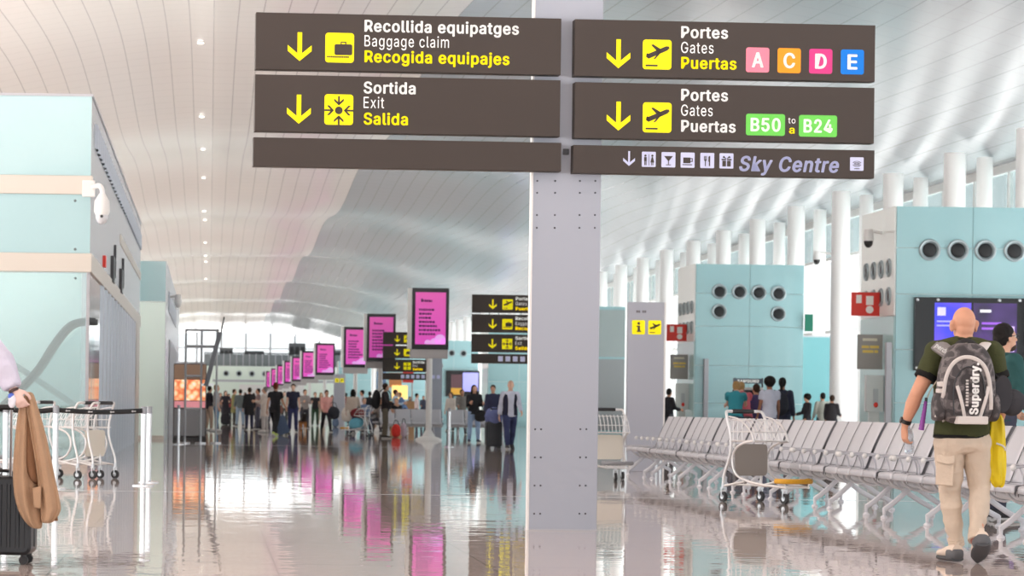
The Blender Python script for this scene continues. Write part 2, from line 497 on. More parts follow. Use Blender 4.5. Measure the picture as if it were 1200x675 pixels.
# ceiling spots
sp_mb = MB(); sp_mb.tube([(0, 0, -0.06), (0, 0, 0.2)], 0.09, 14)
sp_m = sp_mb.mesh('housing', WHITE)
ln = MB(); ln.tube([(0, 0, -0.075), (0, 0, -0.055)], 0.075, 14)
ln_m = ln.mesh('lens', M('spot_lens', (255, 250, 240), 0.3, emit=6.0))
for i, y in enumerate((73, 87, 101, 115, 129, 143, 157, 171, 185, 199)):
    t = empty('ceiling_spotlight', (-0.35, y, ceil_z(-0.35, y)), 0, 'small round ceiling spotlight beside the long ceiling seam, %s of the line' % ORD[i], 'spotlight', 'ceiling spotlights')
    link('housing', sp_m, t); link('lens', ln_m, t)
# ------------------------------------------------------------------ the big direction sign
YC = 23.22
cx, _ = W(658.5, 620, YC)
YAW = R(3.2)
pyl = empty('sign_pylon', (cx, YC + 0.07, 0), YAW, 'tall light grey metal pylon with rows of bolts carrying the large brown direction signs', 'pylon')
pm = MB(); pm.box(-0.295, 0.295, -0.07, 0.07, 0, 5.2)
pm.build('post', M('pylon_grey', (162, 168, 180), 0.42, 0.0), pyl, bevel=0.006)
MB().box(-0.305, -0.289, -0.076, 0.0, 0, 5.2).build('edge_strip', WHITE, pyl)
MB().box(-0.30, 0.30, -0.075, 0.075, 0, 0.012).build('base_plate', GREYM, pyl)
def pyl_local(u, v, off=-0.07):
    """photo pixel on the pylon's front plane -> local x, z"""
    d = Vector(((u - PX) / F * CR + (v - PY) / F * SR, 1.0, (u - PX) / F * SR - (v - PY) / F * CR))
    rot = Matrix.Rotation(-YAW, 3, 'Z')
    o = rot @ (Vector((0, 0, CAMZ)) - Vector((cx, YC + 0.07, 0))); dd = rot @ d
    t = (off - o.y) / dd.y
    p = o + dd * t
    return p.x, p.z
bolt = MB(); bolt.ell((0, 0, 0), (0.0085, 0.006, 0.0085), 10, 6)
bolt_me = bolt.mesh('bolt', M('bolt_dark', (96, 98, 104), 0.4, 0.6))
for v in (210, 216, 222, 252, 266):
    pass
for u, v in [(u, v) for v in (212, 226, 252, 267) for u in (629, 650, 679, 697)] + [(u, v) for v in (503, 536, 569, 602) for u in (630, 637, 683, 690)]:
    x, z = pyl_local(u + (265 - v) * 0.012, v)
    link('bolt', bolt_me, pyl, (x, -0.072, z))
x, z = pyl_local(663, 178)
MB().box(x - 0.025, x + 0.025, -0.085, -0.068, z - 0.025, z + 0.025).build('lock_box', DARKM, pyl, bevel=0.003)

SOFF = -0.19                      # front plane of the panels in the pylon frame
def sl(u, v): return pyl_local(u, v, SOFF)
def rrect(x0, x1, z0, z1, r, n=4):
    P = []
    for cxx, czz, a0 in ((x1 - r, z1 - r, 0), (x0 + r, z1 - r, 90), (x0 + r, z0 + r, 180), (x1 - r, z0 + r, 270)):
        for k in range(n + 1):
            a = R(a0 + 90 * k / n); P.append((cxx + r * math.cos(a), czz + r * math.sin(a)))
    return P
YF = SOFF - 0.003
def badge(mb, x0, x1, z0, z1, r, y=None, d=0.003):
    y = YF if y is None else y
    mb.prism(rrect(x0, x1, z0, z1, r), y, y + d)
def poly(mb, pts, y, d=0.002): mb.prism(pts, y, y + d)
def arrow_down(mb, x, z, w, h, y, th=0.15):
    """straight-cut arrow; x centre, z bottom"""
    t = w * th
    poly(mb, [(x - t / 2 * 1.25, z + h), (x - t / 2 * 1.25, z + h * 0.14), (x + t / 2 * 1.25, z + h * 0.14), (x + t / 2 * 1.25, z + h)], y)
    for s in (-1, 1):
        q = [(x, z), (x + s * w / 2, z + w * 0.42), (x + s * w / 2, z + w * 0.42 + h * 0.2), (x, z + h * 0.2)]
        poly(mb, q if s > 0 else q[::-1], y)
def plane_icon(mb, x, z, s, y):
    """departing aeroplane; x, z lower left, s size"""
    def T(p): return [(x + a * s, z + b * s) for a, b in p]
    body = [(0.12, 0.42), (0.20, 0.36), (0.86, 0.66), (0.93, 0.74), (0.90, 0.80), (0.80, 0.80), (0.16, 0.52)]
    poly(mb, T(body), y)
    poly(mb, T([(0.13, 0.55), (0.11, 0.42), (0.20, 0.40), (0.24, 0.53)]), y)
    poly(mb, T([(0.28, 0.84), (0.36, 0.86), (0.66, 0.68), (0.52, 0.60)]), y)
    poly(mb, T([(0.36, 0.34), (0.44, 0.36), (0.68, 0.64), (0.56, 0.60)]), y)
    poly(mb, T([(0.10, 0.10), (0.52, 0.10), (0.52, 0.16), (0.10, 0.16)]), y)
def bag_icon(mb, x, z, s, y):
    def T(p): return [(x + a * s, z + b * s) for a, b in p]
    poly(mb, rrect(x + 0.32 * s, x + 0.94 * s, z + 0.26 * s, z + 0.64 * s, 0.06 * s), y)
    poly(mb, T([(0.53, 0.64), (0.53, 0.73), (0.73, 0.73), (0.73, 0.64), (0.69, 0.64), (0.69, 0.69), (0.57, 0.69), (0.57, 0.64)]), y)
    for k in range(12): poly(mb, T([(0.06 + 0.065 * k, 0.165), (0.11 + 0.065 * k, 0.165), (0.11 + 0.065 * k, 0.225), (0.06 + 0.065 * k, 0.225)]), y)
def exit_icon(mb, x, z, s, y):
    c = (x + 0.5 * s, z + 0.5 * s)
    poly(mb, [(c[0] + 0.135 * s * math.cos(R(15 * k)), c[1] + 0.135 * s * math.sin(R(15 * k))) for k in range(24)], y)
    for q in range(4):
        rt = lambda p: (c[0] + s * (p[0] * math.cos(q * math.pi / 2) - p[1] * math.sin(q * math.pi / 2)), c[1] + s * (p[0] * math.sin(q * math.pi / 2) + p[1] * math.cos(q * math.pi / 2)))
        poly(mb, [rt(p) for p in [(0.22, -0.032), (0.5, -0.032), (0.5, 0.032), (0.22, 0.032)]], y)
        poly(mb, [rt(p) for p in [(0.17, 0), (0.33, 0.17), (0.42, 0.17), (0.26, 0)]], y)
        poly(mb, [rt(p) for p in [(0.17, 0), (0.26, 0), (0.42, -0.17), (0.33, -0.17)]], y)
def small_icon(mb, kind, x, z, s, y):
    def T(p): return [(x + a * s, z + b * s) for a, b in p]
    B = lambda x0, x1, z0, z1: poly(mb, T([(x0, z0), (x1, z0), (x1, z1), (x0, z1)]), y)
    D = lambda a, b, r: poly(mb, [(x + s * (a + r * math.cos(R(30 * k))), z + s * (b + r * math.sin(R(30 * k)))) for k in range(12)], y)
    if kind == 'wc':
        for a in (0.25, 0.75): D(a, 0.80, 0.08)
        B(0.16, 0.34, 0.42, 0.70); B(0.18, 0.24, 0.12, 0.42); B(0.27, 0.33, 0.12, 0.42); B(0.485, 0.515, 0.1, 0.9)
        poly(mb, T([(0.62, 0.32), (0.88, 0.32), (0.80, 0.70), (0.70, 0.70)]), y); B(0.68, 0.73, 0.12, 0.32); B(0.77, 0.82, 0.12, 0.32)
    elif kind == 'bar':
        poly(mb, T([(0.5, 0.42), (0.82, 0.80), (0.18, 0.80)]), y); B(0.475, 0.525, 0.2, 0.45); B(0.32, 0.68, 0.15, 0.20)
    elif kind == 'cafe':
        B(0.18, 0.70, 0.32, 0.72); B(0.70, 0.86, 0.62, 0.68); B(0.80, 0.86, 0.45, 0.68); B(0.70, 0.86, 0.42, 0.48); B(0.12, 0.82, 0.18, 0.24)
    elif kind == 'food':
        for a in (0.28, 0.36, 0.44): B(a - 0.02, a + 0.02, 0.58, 0.86)
        B(0.27, 0.45, 0.52, 0.60); B(0.33, 0.39, 0.14, 0.55); B(0.62, 0.70, 0.14, 0.86); B(0.58, 0.64, 0.45, 0.82)
    elif kind == 'gift':
        B(0.2, 0.46, 0.14, 0.55); B(0.54, 0.8, 0.14, 0.55); B(0.14, 0.46, 0.58, 0.68); B(0.54, 0.86, 0.58, 0.68)
        poly(mb, T([(0.5, 0.68), (0.3, 0.9), (0.2, 0.78)]), y); poly(mb, T([(0.5, 0.68), (0.8, 0.78), (0.7, 0.9)]), y)
    elif kind == 'net':
        for r0, z0 in ((0.34, 0.5), (0.24, 0.47), (0.14, 0.44)):
            pts = [(0.5 + r0 * math.cos(R(20 + 28 * k)), z0 + r0 * 0.62 * math.sin(R(20 + 28 * k))) for k in range(6)]
            pts += [(0.5 + (r0 - .05) * math.cos(R(20 + 28 * k)), z0 + (r0 - .05) * 0.62 * math.sin(R(20 + 28 * k))) for k in range(5, -1, -1)]
            poly(mb, T(pts), y)
            poly(mb, T([(a, 1.0 - b) for a, b in pts[::-1]]), y)
        B(0.3, 0.7, 0.12, 0.17)

def panel(u0, v0a, v0b, u1, v1a, v1b, label):
    """brown sign case given by the photo's left edge (u0, top, bottom) and right edge"""
    x0, zt0 = sl(u0, v0a); _, zb0 = sl(u0, v0b); x1, zt1 = sl(u1, v1a); _, zb1 = sl(u1, v1b)
    zt = (zt0 + zt1) / 2; zb = (zb0 + zb1) / 2
    xm = (x0 + x1) / 2; zm = (zt + zb) / 2
    rot = Matrix.Rotation(YAW, 4, 'Z')
    p = Vector((cx, YC + 0.07, 0)) + rot.to_3x3() @ Vector((xm, SOFF, zm))
    t = empty('direction_sign', p, YAW, label, 'sign', 'brown direction signs on the large pylon')
    MB().box(x0 - xm, x1 - xm, 0.0, 0.12, zb - zm, zt - zm).build('case', SIGNB, t, bevel=0.004)
    return t, xm, zm
class Face:
    """flat lettering and symbols for one panel, measured on the photo"""
    def __init__(s, t, xm, zm): s.t = t; s.xm = xm; s.zm = zm
    def pt(s, u, v): x, z = sl(u, v); return x - s.xm, z - s.zm
    def text(s, txt, u0, u1, vb, cap, mat, bold=0.0, shear=0.0, name='lettering', y=-0.004):
        """u0..u1 left and right on the baseline, vb baseline at u0, cap cap-height in px"""
        x0, z0 = s.pt(u0, vb); x1, _ = s.pt(u1, vb)
        return words(txt, x0, z0, x1 - x0, cap / 139.0, y, bold, shear, name, mat, s.t)
    def arrow(s, u, vt, vb, w, mat, th=0.15):
        x, z = s.pt(u, vb); mb = MB(); arrow_down(mb, x, z, w / 139.0, (vb - vt) / 139.0, -0.004, th); mb.build('arrow', mat, s.t, smooth=False)
    def icon(s, u0, u1, vt, vb, mat, fn, r=0.025, dark=None):
        x0, zb = s.pt(u0, vb); x1, zt = s.pt(u1, vt)
        mb = MB(); badge(mb, x0, x1, zb, zt, r, -0.003, 0.004); t = mb.build('pictogram', mat, s.t, smooth=False)
        m2 = MB(); fn(m2, x0, zb, x1 - x0, -0.006); m2.build('symbol', dark or SIGNB, t, smooth=False)
    def badge(s, txt, u0, u1, vt, vb, mat, tw, cap, r=0.02):
        x0, zb = s.pt(u0, vb); x1, zt = s.pt(u1, vt)
        mb = MB(); badge(mb, x0, x1, zb, zt, r, -0.003, 0.004); t = mb.build('badge', mat, s.t, smooth=False)
        w = tw / 139.0; h = cap / 139.0; xm = (x0 + x1) / 2
        letters(MB(), txt, xm - w / 2, (zb + zt) / 2 - h / 2, w, h, -0.006, 0.03).build('lettering', SIGNW, t, smooth=False)
B1 = 0.028
f = Face(*panel(300, 14, 82, 658, 22, 87, 'top left brown sign reading Recollida equipatges, Baggage claim with suitcase symbol'))
f.arrow(351, 38, 71.5, 28, YEL)
f.icon(381, 415, 39, 73, YEL, bag_icon)
f.text('Recollida equipatges', 427, 608, 37.2, 14, SIGNW, B1)
f.text('Baggage claim', 427, 526, 54.2, 13, SIGNW, 0.0)
f.text('Recogida equipajes', 427, 597, 73, 14, YEL, B1)
f = Face(*panel(299, 87, 154, 657, 94, 160, 'middle left brown sign reading Sortida, Exit, Salida with four arrows symbol'))
f.arrow(350, 111, 145, 28, YEL)
f.icon(380, 414, 111, 146, YEL, exit_icon)
f.text('Sortida', 426, 487, 109.5, 14, SIGNW, B1)
f.text('Exit', 426, 450, 126.5, 13, SIGNW, 0.0)
f.text('Salida', 426, 478, 146, 14, YEL, B1)
f = Face(*panel(297, 161, 195, 658, 167, 201, 'lowest left brown sign strip left blank'))
f = Face(*panel(674, 22, 89, 1026, 30, 96, 'top right brown sign reading Portes, Gates, Puertas with badges A C D E'))
f.arrow(724.5, 46, 80, 28, YEL)
f.icon(753, 787, 47, 81, YEL, plane_icon)
f.text('Portes', 798, 853, 44.5, 14, SIGNW, B1)
f.text('Gates', 798, 836, 62, 13, SIGNW, 0.0)
f.text('Puertas', 798, 863, 80.5, 14, YEL, B1)
for ch, u0, mat in (('A', 874, PINK), ('C', 911, ORANGE), ('D', 948, MAGENTA), ('E', 985, BLUE)):
    d = (u0 - 874) * 0.022
    f.badge(ch, u0, u0 + 27.5, 56 + d, 84.5 + d, mat, 14 if ch != 'E' else 12, 18)
f = Face(*panel(674, 95, 161, 1025, 104, 169, 'middle right brown sign reading Portes, Gates, Puertas with green badges B50 to B24'))
f.arrow(724.5, 119, 153, 28, YEL)
f.icon(753, 787, 120.5, 155, YEL, plane_icon)
f.text('Portes', 798, 853, 118, 14, SIGNW, B1)
f.text('Gates', 798, 835, 135.5, 13, SIGNW, 0.0)
f.text('Puertas', 798, 862, 154.5, 14, SIGNW, B1)
f.badge('B50', 874, 920, 134, 158.5, GREEN, 36, 16)
f.badge('B24', 936, 981, 135.5, 160, GREEN, 35, 16)
f.text('to', 923.5, 932, 144.5, 7, SIGNW, 0.0)
f.text('a', 924.5, 931, 156.5, 9, YEL, 0.02)
f = Face(*panel(672, 168, 202, 1025, 178, 210, 'lowest right brown sign strip with large slanted lilac lettering and lilac symbols'))
f.arrow(737, 177, 194.5, 14, LILAC, 0.12)
for kind, u0 in (('wc', 752), ('bar', 775), ('cafe', 797.5), ('food', 820.5), ('gift', 843)):
    d = (u0 - 752) * 0.02
    f.icon(u0, u0 + 16.5, 178 + d, 195.5 + d, LILAC, lambda mb, x, z, s, y, k=kind: small_icon(mb, k, x, z, s, y), 0.008)
f.text('Sky Centre', 866, 983, 200.5, 18.0, LILAC, 0.03, 0.2)
f.icon(996, 1012, 184.5, 200, LILAC, lambda mb, x, z, s, y: small_icon(mb, 'net', x, z, s, y), 0.008)
# ------------------------------------------------------------------ left side: glass escalator block
def wz(v, u, Y): return W(u, v, Y)[1]
YB1 = 43.3; XE = -1.92; YB1e = 74.5; XB0 = -4.9
LATCH = M('panel_fixing', (120, 130, 132), 0.3, 0.7)
zt = wz(110, 107, YB1)
z = {k: wz(v, 105, YB1) for k, v in dict(a=206, b=228, c=297, d=319).items()}
blk = empty('escalator_block', (XE, YB1, 0), 0, 'tall pale teal glass block with two cream bands and an escalator behind its lower glass', 'escalator enclosure')
L = XB0 - XE; D = YB1e - YB1
MB().box(L, -0.0, 0.02, 0.12, z['a'], zt - 0.04).build('upper_panel', TEAL_PALE, blk)
MB().box(L, -0.0, 0.02, 0.12, z['c'], z['b']).build('middle_panel', TEAL_PALE, blk)
MB().box(L, 0.03, -0.03, 0.15, z['b'], z['a']).build('upper_band', CREAM, blk, bevel=0.01)
MB().box(L, 0.03, -0.03, 0.15, z['d'], z['c']).build('lower_band', CREAM, blk, bevel=0.01)
MB().box(L, 0.02, 0.0, D, zt - 0.04, zt).build('top_edge', GREYM, blk)
GL_T = glass('tinted_lower_glass', (228, 240, 240), 0.84)
GL_C = glass('balustrade_clear_glass', (236, 244, 244), 0.93)
MB().box(L, -0.02, 0.05, 0.07, 0.12, z['d']).build('lower_glass', GL_T, blk)
MB().box(L, 0.0, 0.02, 0.14, 0, 0.12).build('plinth', M('stone_plinth', (186, 176, 168), 0.5), blk)
MB().box(-0.05, 0.0, 0.02, 0.10, 0.1, z['d']).build('corner_post', GREYM, blk)
# the side towards the hall
SIDEM = M('side_cladding_grey', (206, 208, 212), 0.25, 0.35)
MB().box(-0.06, 0.0, 0.12, D, z['c'], zt - 0.04).build('side_cladding', SIDEM, blk)
MB().box(-0.02, 0.03, 0.15, D, z['d'], z['c']).build('side_band', CREAM, blk)
MB().box(-0.02, 0.02, D * 0.45, D, (z['a'] + z['b']) / 2 - 0.1, (z['a'] + z['b']) / 2 + 0.1).build('upper_side_band', CREAM, blk)
gm = MB()
rows = []
for i in range(34 * 4 + 1):
    y = 1.0 + (D - 1.5) * i / 136; dx = (0.004, 0.004, 0.05, 0.05)[i % 4]
    rows.append([(dx, y, z['a'] + 0.55), (dx, y, z['a'] + 0.95)])
gm.grid(rows)
gm.build('ventilation_grille', M('grille_blue_grey', (172, 178, 190), 0.4, 0.2), blk, smooth=False)
MB().box(-0.06, -0.0, 0.12, 4.2, 0, z['d']).build('polished_jamb', M('polished_metal', (188, 192, 198), 0.06, 0.9), blk)
rb = MB()
rows = []
for i in range(13 * 4 + 1):
    y = 4.2 + (D - 8.5) * i / 52.0; dx = (-0.10, -0.10, 0.02, 0.02)[i % 4]
    rows.append([(dx, y, 0.0), (dx, y, z['d'])])
rb.grid(rows)
rb.build('folding_shutter', M('shutter_grey', (166, 170, 180), 0.3, 0.45), blk, smooth=False, solid=0.01)
MB().box(-0.2, 0.03, D - 4.3, D - 1.0, 0, z['d']).build('far_jamb', CREAM, blk)
MB().box(L, -0.25, D - 0.2, D, 0, zt - 0.04).build('back_wall', SIDEM, blk)
MB().box(L, -0.02, 0.1, D, zt - 0.08, zt - 0.02).build('roof_slab', SIDEM, blk)
# inner wall behind the glass
MB().box(L, -0.25, 2.6, 2.7, 0, z['d'] + 0.1).build('inner_wall', M('inner_wall_pale_teal', (220, 232, 232), 0.4), blk)
for y in (6.0, 11.0):
    a = MB(); a.box(0.0, 0.06, y + 3, y + 3.9, z['d'] + 0.25, z['d'] + 0.75); s = a.build('wall_sign', DARKM, blk)
    MB().box(0.0, 0.05, y + 4.6, y + 4.7, z['d'] + 0.4, z['d'] + 1.05).build('sign_bracket', DARKM, blk)
MB().box(0.0, 0.05, 5.2, 5.6, z['d'] + 0.35, z['d'] + 0.55).build('alarm_light', RED, blk)
lm = MB(); lm.ell((0, 0, 0), (0.022, 0.015, 0.022), 10, 6); lme = lm.mesh('panel_fixing', LATCH)
for v in (235, 292, 326):
    x, zz = W(88, v, YB1); link('panel_fixing', lme, blk, (x - XE, 0.02 if v < 300 else 0.045, zz))
for x in (-2.3, -0.8):
    l_ = MB().box(x - 0.7, x + 0.5, 1.4, 1.6, z['d'] + 0.45, z['d'] + 0.51).build('fill_strip', M('fill_strip_glow', (255, 252, 246), 0.4, emit=12.0), blk)  # added glowing strip, hidden behind the band, to brighten the dark inside
# escalator behind the glass
esc = empty('escalator', (0, YB1, 0), 0, 'escalator seen through the glass, its dark handrail loop rising to the right', 'escalator')
HR = M('handrail_grey', (74, 82, 84), 0.5)
ye = 0.7
def ep(u, v, y=ye): X, Z = W(u, v, YB1 + y); return (X, y, Z)
for nm, dy in (('handrail', 0.0), ('handrail', 0.9)):
    pts = spline([ep(-50, 534), ep(0, 478), ep(40, 437), ep(62, 404), ep(78, 384), ep(92, 377), ep(112, 376)], 6)
    pts = [(p[0], p[1] + dy, p[2]) for p in pts]
    MB().tube(pts, [(0.05, 0.04)] * len(pts), 10, ref=(0, 0, 1)).build(nm, HR, esc)
    b = MB()
    up = [ep(-50, 536), ep(0, 482), ep(40, 441), ep(62, 410), ep(92, 384), ep(108, 383)]; lo = [ep(-50, 560), ep(0, 520), ep(40, 512), ep(62, 512), ep(92, 512), ep(108, 512)]
    b.grid([[(p[0], p[1] + dy, p[2]) for p in up], [(p[0], p[1] + dy, p[2]) for p in lo]])
    b.build('balustrade_glass', GL_C, esc)
MB().tube([ep(2, 418, 2.3), ep(36, 440, 2.3), ep(104, 486, 2.3)], 0.05, 8).build('cross_rail', M('rail_grey', (150, 158, 160), 0.4), esc)
MB().prism([(ep(-50, 700)[0], 0.0), (ep(70, 500)[0], 0.0), (ep(70, 500)[0], 0.28), (ep(40, 500)[0], 0.3), (ep(-50, 640)[0], 0.25)], ye + 0.1, ye + 0.9).build('steps', STEEL, esc)

def camera_dome(loc, label, side=1):
    t = empty('security_camera', loc, 0, label, 'security camera')
    MB().box(-0.10, 0.10, -0.06, 0.0, -0.12, 0.14).build('mount_plate', WHITE, t, bevel=0.01)
    MB().tube(spline([(0.06 * side, -0.06, 0.03), (0.17 * side, -0.14, 0.05), (0.22 * side, -0.16, -0.02), (0.22 * side, -0.16, -0.12)]), 0.04, 10).build('arm', WHITE, t)
    MB().tube([(0.22 * side, -0.16, -0.08), (0.22 * side, -0.16, -0.2), (0.22 * side, -0.16, -0.36), (0.22 * side, -0.16, -0.42)], [0.05, 0.12, 0.125, 0.10], 16).build('housing', WHITE, t)
    d = MB(); d.ell((0.22 * side, -0.16, -0.43), (0.105, 0.105, 0.13), 16, 10).build('dome', M('camera_dome', (205, 208, 212), 0.1), t)
    MB().ell((0.22 * side, -0.27, -0.44), (0.025, 0.02, 0.025), 10, 6).build('lens', BLACK, t)
    return t
x, zz = W(104, 222, YB1 - 0.03)
camera_dome((XE + 0.03 - 0.06, YB1 - 0.03, zz), 'white dome security camera on the corner of the tall teal glass block')
def wall_camera(loc, label, d):
    t = empty('security_camera', loc, 0, label, 'security camera')
    MB().tube([(0, 0, 0), (d * 0.5, 0, 0.05)], 0.035, 8).build('arm', WHITE, t)
    MB().tube([(d * 0.5, 0, 0.08), (d * 0.5, 0, -0.18)], [0.09, 0.12], 12).build('housing', WHITE, t)
    MB().ell((d * 0.5, 0, -0.2), (0.10, 0.10, 0.13), 12, 8).build('dome', BLACK if d < 0 else WHITE, t)

# second, lower block
YB2 = 78.5; XE2 = -1.29
z2 = wz(306, 180, YB2)
b2 = empty('service_block', (XE2, YB2, 0), 0, 'lower mint green glass block standing just beyond the tall teal one', 'service block')
zz = wz(353, 180, YB2)
MB().box(-2.6, 0, 0, 0.1, zz, z2).build('upper_panel', TEAL_PALE, b2)
MB().box(-2.6, 0.0, -0.01, 0.1, 0.1, zz - 0.02).build('lower_panel', MINT, b2)
MB().box(-2.6, 0.0, 0, 0.12, 0, 0.1).build('plinth', CREAM, b2)
MB().box(-0.1, 0.02, 0.1, 34, 0, z2).build('side_cladding', SIDEM, b2)
MB().box(-2.6, 0.0, 0.1, 34, z2 - 0.1, z2).build('roof_slab', SIDEM, b2)
MB().box(-0.05, 0.05, 4, 22, z2 - 1.3, z2 - 0.7).build('side_grille', M('grille_blue_grey'), b2)
MB().box(-0.02, 0.06, 6, 26, 0, 3.0).build('side_panel', GREYM, b2)
wall_camera((XE2 + 0.02, 84, 4.3), 'white dome security camera on the side of the mint green block', 0.55)

# ------------------------------------------------------------------ grey frame and the lit food kiosk
YF1 = 71.0
fr = empty('equipment_frame', (W(236, 500, YF1)[0], YF1, 0), 0, 'tall grey open metal frame with a leaning panel in front of the lit kiosk', 'frame')
fx = 0.43; zf = 2.95
m = MB()
for x in (-fx, -0.02, 0.36): pass
def bar(mb, p, q, w): 
    p = Vector(p); q = Vector(q); mb.tube([p, q], w / 2 * 1.2, 4); return mb
FRM = M('frame_grey', (176, 182, 188), 0.5, 0.0)
for x in (-fx, -0.02): bar(MB(), (x, 0, 0), (x, 0, zf), 0.05).build('upright', FRM, fr)
bar(MB(), (0.38, 0.6, 0), (0.38, 0.6, zf + 0.02), 0.045).build('upright', FRM, fr)
for zq in (zf, zf - 0.42, zf - 1.2, 0.9): bar(MB(), (-fx, 0, zq), (0.42 if zq > 2.4 else 0.0, 0, zq), 0.055).build('cross_bar', FRM, fr)
bar(MB(), (-fx, 0, zf), (-fx, 0.9, zf), 0.055).build('cross_bar', FRM, fr)
bar(MB(), (0.42, 0, zf), (0.38, 0.6, zf), 0.055).build('cross_bar', FRM, fr)
MB().obox((0.28, 0.1, 2.2), (0.12, 0.5, 1.45), Matrix.Rotation(R(14), 3, 'Y')).build('leaning_panel', M('panel_slate', (112, 118, 126), 0.35), fr, bevel=0.01)
MB().tube([(0.44, 0.0, 2.7), (0.56, 0.0, 3.3)], 0.02, 6).build('antenna', DARKM, fr)
MB().box(-0.02, 0.3, -0.03, 0.05, 1.5, 1.56).build('hinge_arm', STEEL, fr)
for x in (-fx, -0.02, 0.38): MB().tube([(x, 0 if x < 0.2 else 0.6, 0), (x, 0 if x < 0.2 else 0.6, 0.03)], 0.14, 14).build('foot', STEEL, fr)
YK = 76.0
kx, _ = W(222, 500, YK)
ks = empty('food_kiosk', (kx, YK, 0), 0, 'dark kiosk with glowing orange food pictures behind the grey frame', 'kiosk')
kw = 0.46
MB().box(-kw, kw, 0.0, 0.9, 0.1, 2.15).build('cabinet', M('kiosk_dark', (78, 76, 78), 0.5), ks, bevel=0.02)
MB().box(-kw + 0.02, kw - 0.02, -0.02, 0.0, 1.72, 2.12).build('wood_header', M('kiosk_wood', (164, 134, 112), 0.5), ks)
def food_mat():
    m = bpy.data.materials.new('food_pictures'); m.use_nodes = True; nt = m.node_tree; b = nt.nodes['Principled BSDF']
    tc = nt.nodes.new('ShaderNodeTexCoord'); vo = nt.nodes.new('ShaderNodeTexVoronoi'); vo.inputs['Scale'].default_value = 6.5
    nt.links.new(tc.outputs['Object'], vo.inputs['Vector'])
    cr = nt.nodes.new('ShaderNodeValToRGB'); e = cr.color_ramp.elements
    e[0].color = lin((255, 238, 214)) + (1,); e[0].position = 0.1; e[1].color = lin((214, 110, 66)) + (1,); e[1].position = 0.75
    q = e.new(0.45); q.color = lin((250, 190, 140)) + (1,)
    nt.links.new(vo.outputs['Distance'], cr.inputs[0]); nt.links.new(cr.outputs[0], b.inputs['Base Color']); nt.links.new(cr.outputs[0], b.inputs['Emission Color'])
    b.inputs['Emission Strength'].default_value = 0.75
    return m
MB().box(-kw + 0.03, kw - 0.03, -0.03, -0.005, 1.12, 1.70).build('picture_panel', food_mat(), ks)
MB().box(-kw + 0.03, kw - 0.03, -0.03, -0.005, 0.92, 1.10).build('pink_panel', M('kiosk_pink', (226, 150, 160), 0.4, emit=0.35), ks)
MB().box(-kw + 0.03, kw - 0.03, -0.025, 0, 0.14, 0.88).build('lower_door', M('kiosk_lower_grey', (128, 130, 134), 0.4), ks)
MB().box(-kw, kw, -0.06, 0.9, 0, 0.1).build('base', BLACK, ks)

# ------------------------------------------------------------------ belt barriers
def barrier_post(X, Y, label, twin=False):
    t = empty('barrier_post', (X, Y, 0), 0, label, 'barrier post', 'belt barrier posts')
    MB().tube([(0, 0, 0), (0, 0, 0.012), (0, 0, 0.03)], [0.135, 0.135, 0.06], 24).build('base', CHROME, t)
    MB().tube([(0, 0, 0.03), (0, 0, 0.9)], 0.034, 16).build('pole', CHROME, t)
    MB().tube([(0, 0, 0.9), (0, 0, 0.985), (0, 0, 0.995)], [0.038, 0.038, 0.03], 16).build('head', M('barrier_head', (150, 152, 156), 0.35, 0.6), t)
    return t
px = [(-2.46, 32.7), (-1.85, 32.6), (-0.79, 34.2), (-0.72, 35.2)]
pl = ['chrome belt post at the photo edge behind the person holding the tan coat', 'chrome belt post just right of the tan coat', 'chrome belt post where the black belt ends', 'chrome belt post directly behind the end post of the belt']
px[2] = (W(167.5, 570, 34.2)[0], 34.2); px[3] = (W(174, 565, 35.6)[0], 35.6)
px[1] = (W(64.5, 573, 32.6)[0], 32.6); px[0] = (W(6, 573, 32.7)[0], 32.7)
for (X, Y), l in zip(px, pl): barrier_post(X, Y, l)
BELT = M('belt_black', (24, 24, 26), 0.6)
def belt(p, q, label):
    a = Vector((p[0], p[1], 0)); b = Vector((q[0], q[1], 0)); d = (b - a); L = d.length
    t = empty('barrier_belt', (a.x, a.y, 0.94), math.atan2(d.y, d.x), label, 'barrier belt')
    rows = []
    for k in range(17):
        x = 0.04 + (L - 0.08) * k / 16; sag = -0.02 * math.sin(math.pi * k / 16)
        rows.append([(x, 0, -0.03 + sag), (x, 0, 0.03 + sag)])
    MB().grid(rows).build('strap', BELT, t, solid=0.003)
    n = max(1, int(L / 0.42))
    for k in range(n):
        x = L * (k + 0.5) / n; s = -0.02 * math.sin(math.pi * (k + 0.5) / n)
        mm = MB(); mm.prism([(x - 0.05, s), (x - 0.02, s + 0.016), (x - 0.02, s + 0.006), (x + 0.05, s + 0.006), (x + 0.05, s - 0.006), (x - 0.02, s - 0.006), (x - 0.02, s - 0.016)], -0.004, -0.002)
        mm.build('printed_arrow', M('belt_white', (222, 222, 222), 0.6), t, smooth=False)
belt(px[1], px[2], 'black belt with small white arrows between the chrome posts')
belt((px[0][0], px[0][1]), px[1], 'short black belt behind the tan coat')
belt((-4.2, 33.0), px[0], 'black belt running off the photo edge behind the person with the coat')
x, y = GY(209, 521); barrier_post(x, y, 'white pole post standing in front of the food kiosk')
x, y = GY(526, 524); barrier_post(x, y, 'pale post standing in front of the far grey seats').scale = (1, 1, 1.02)

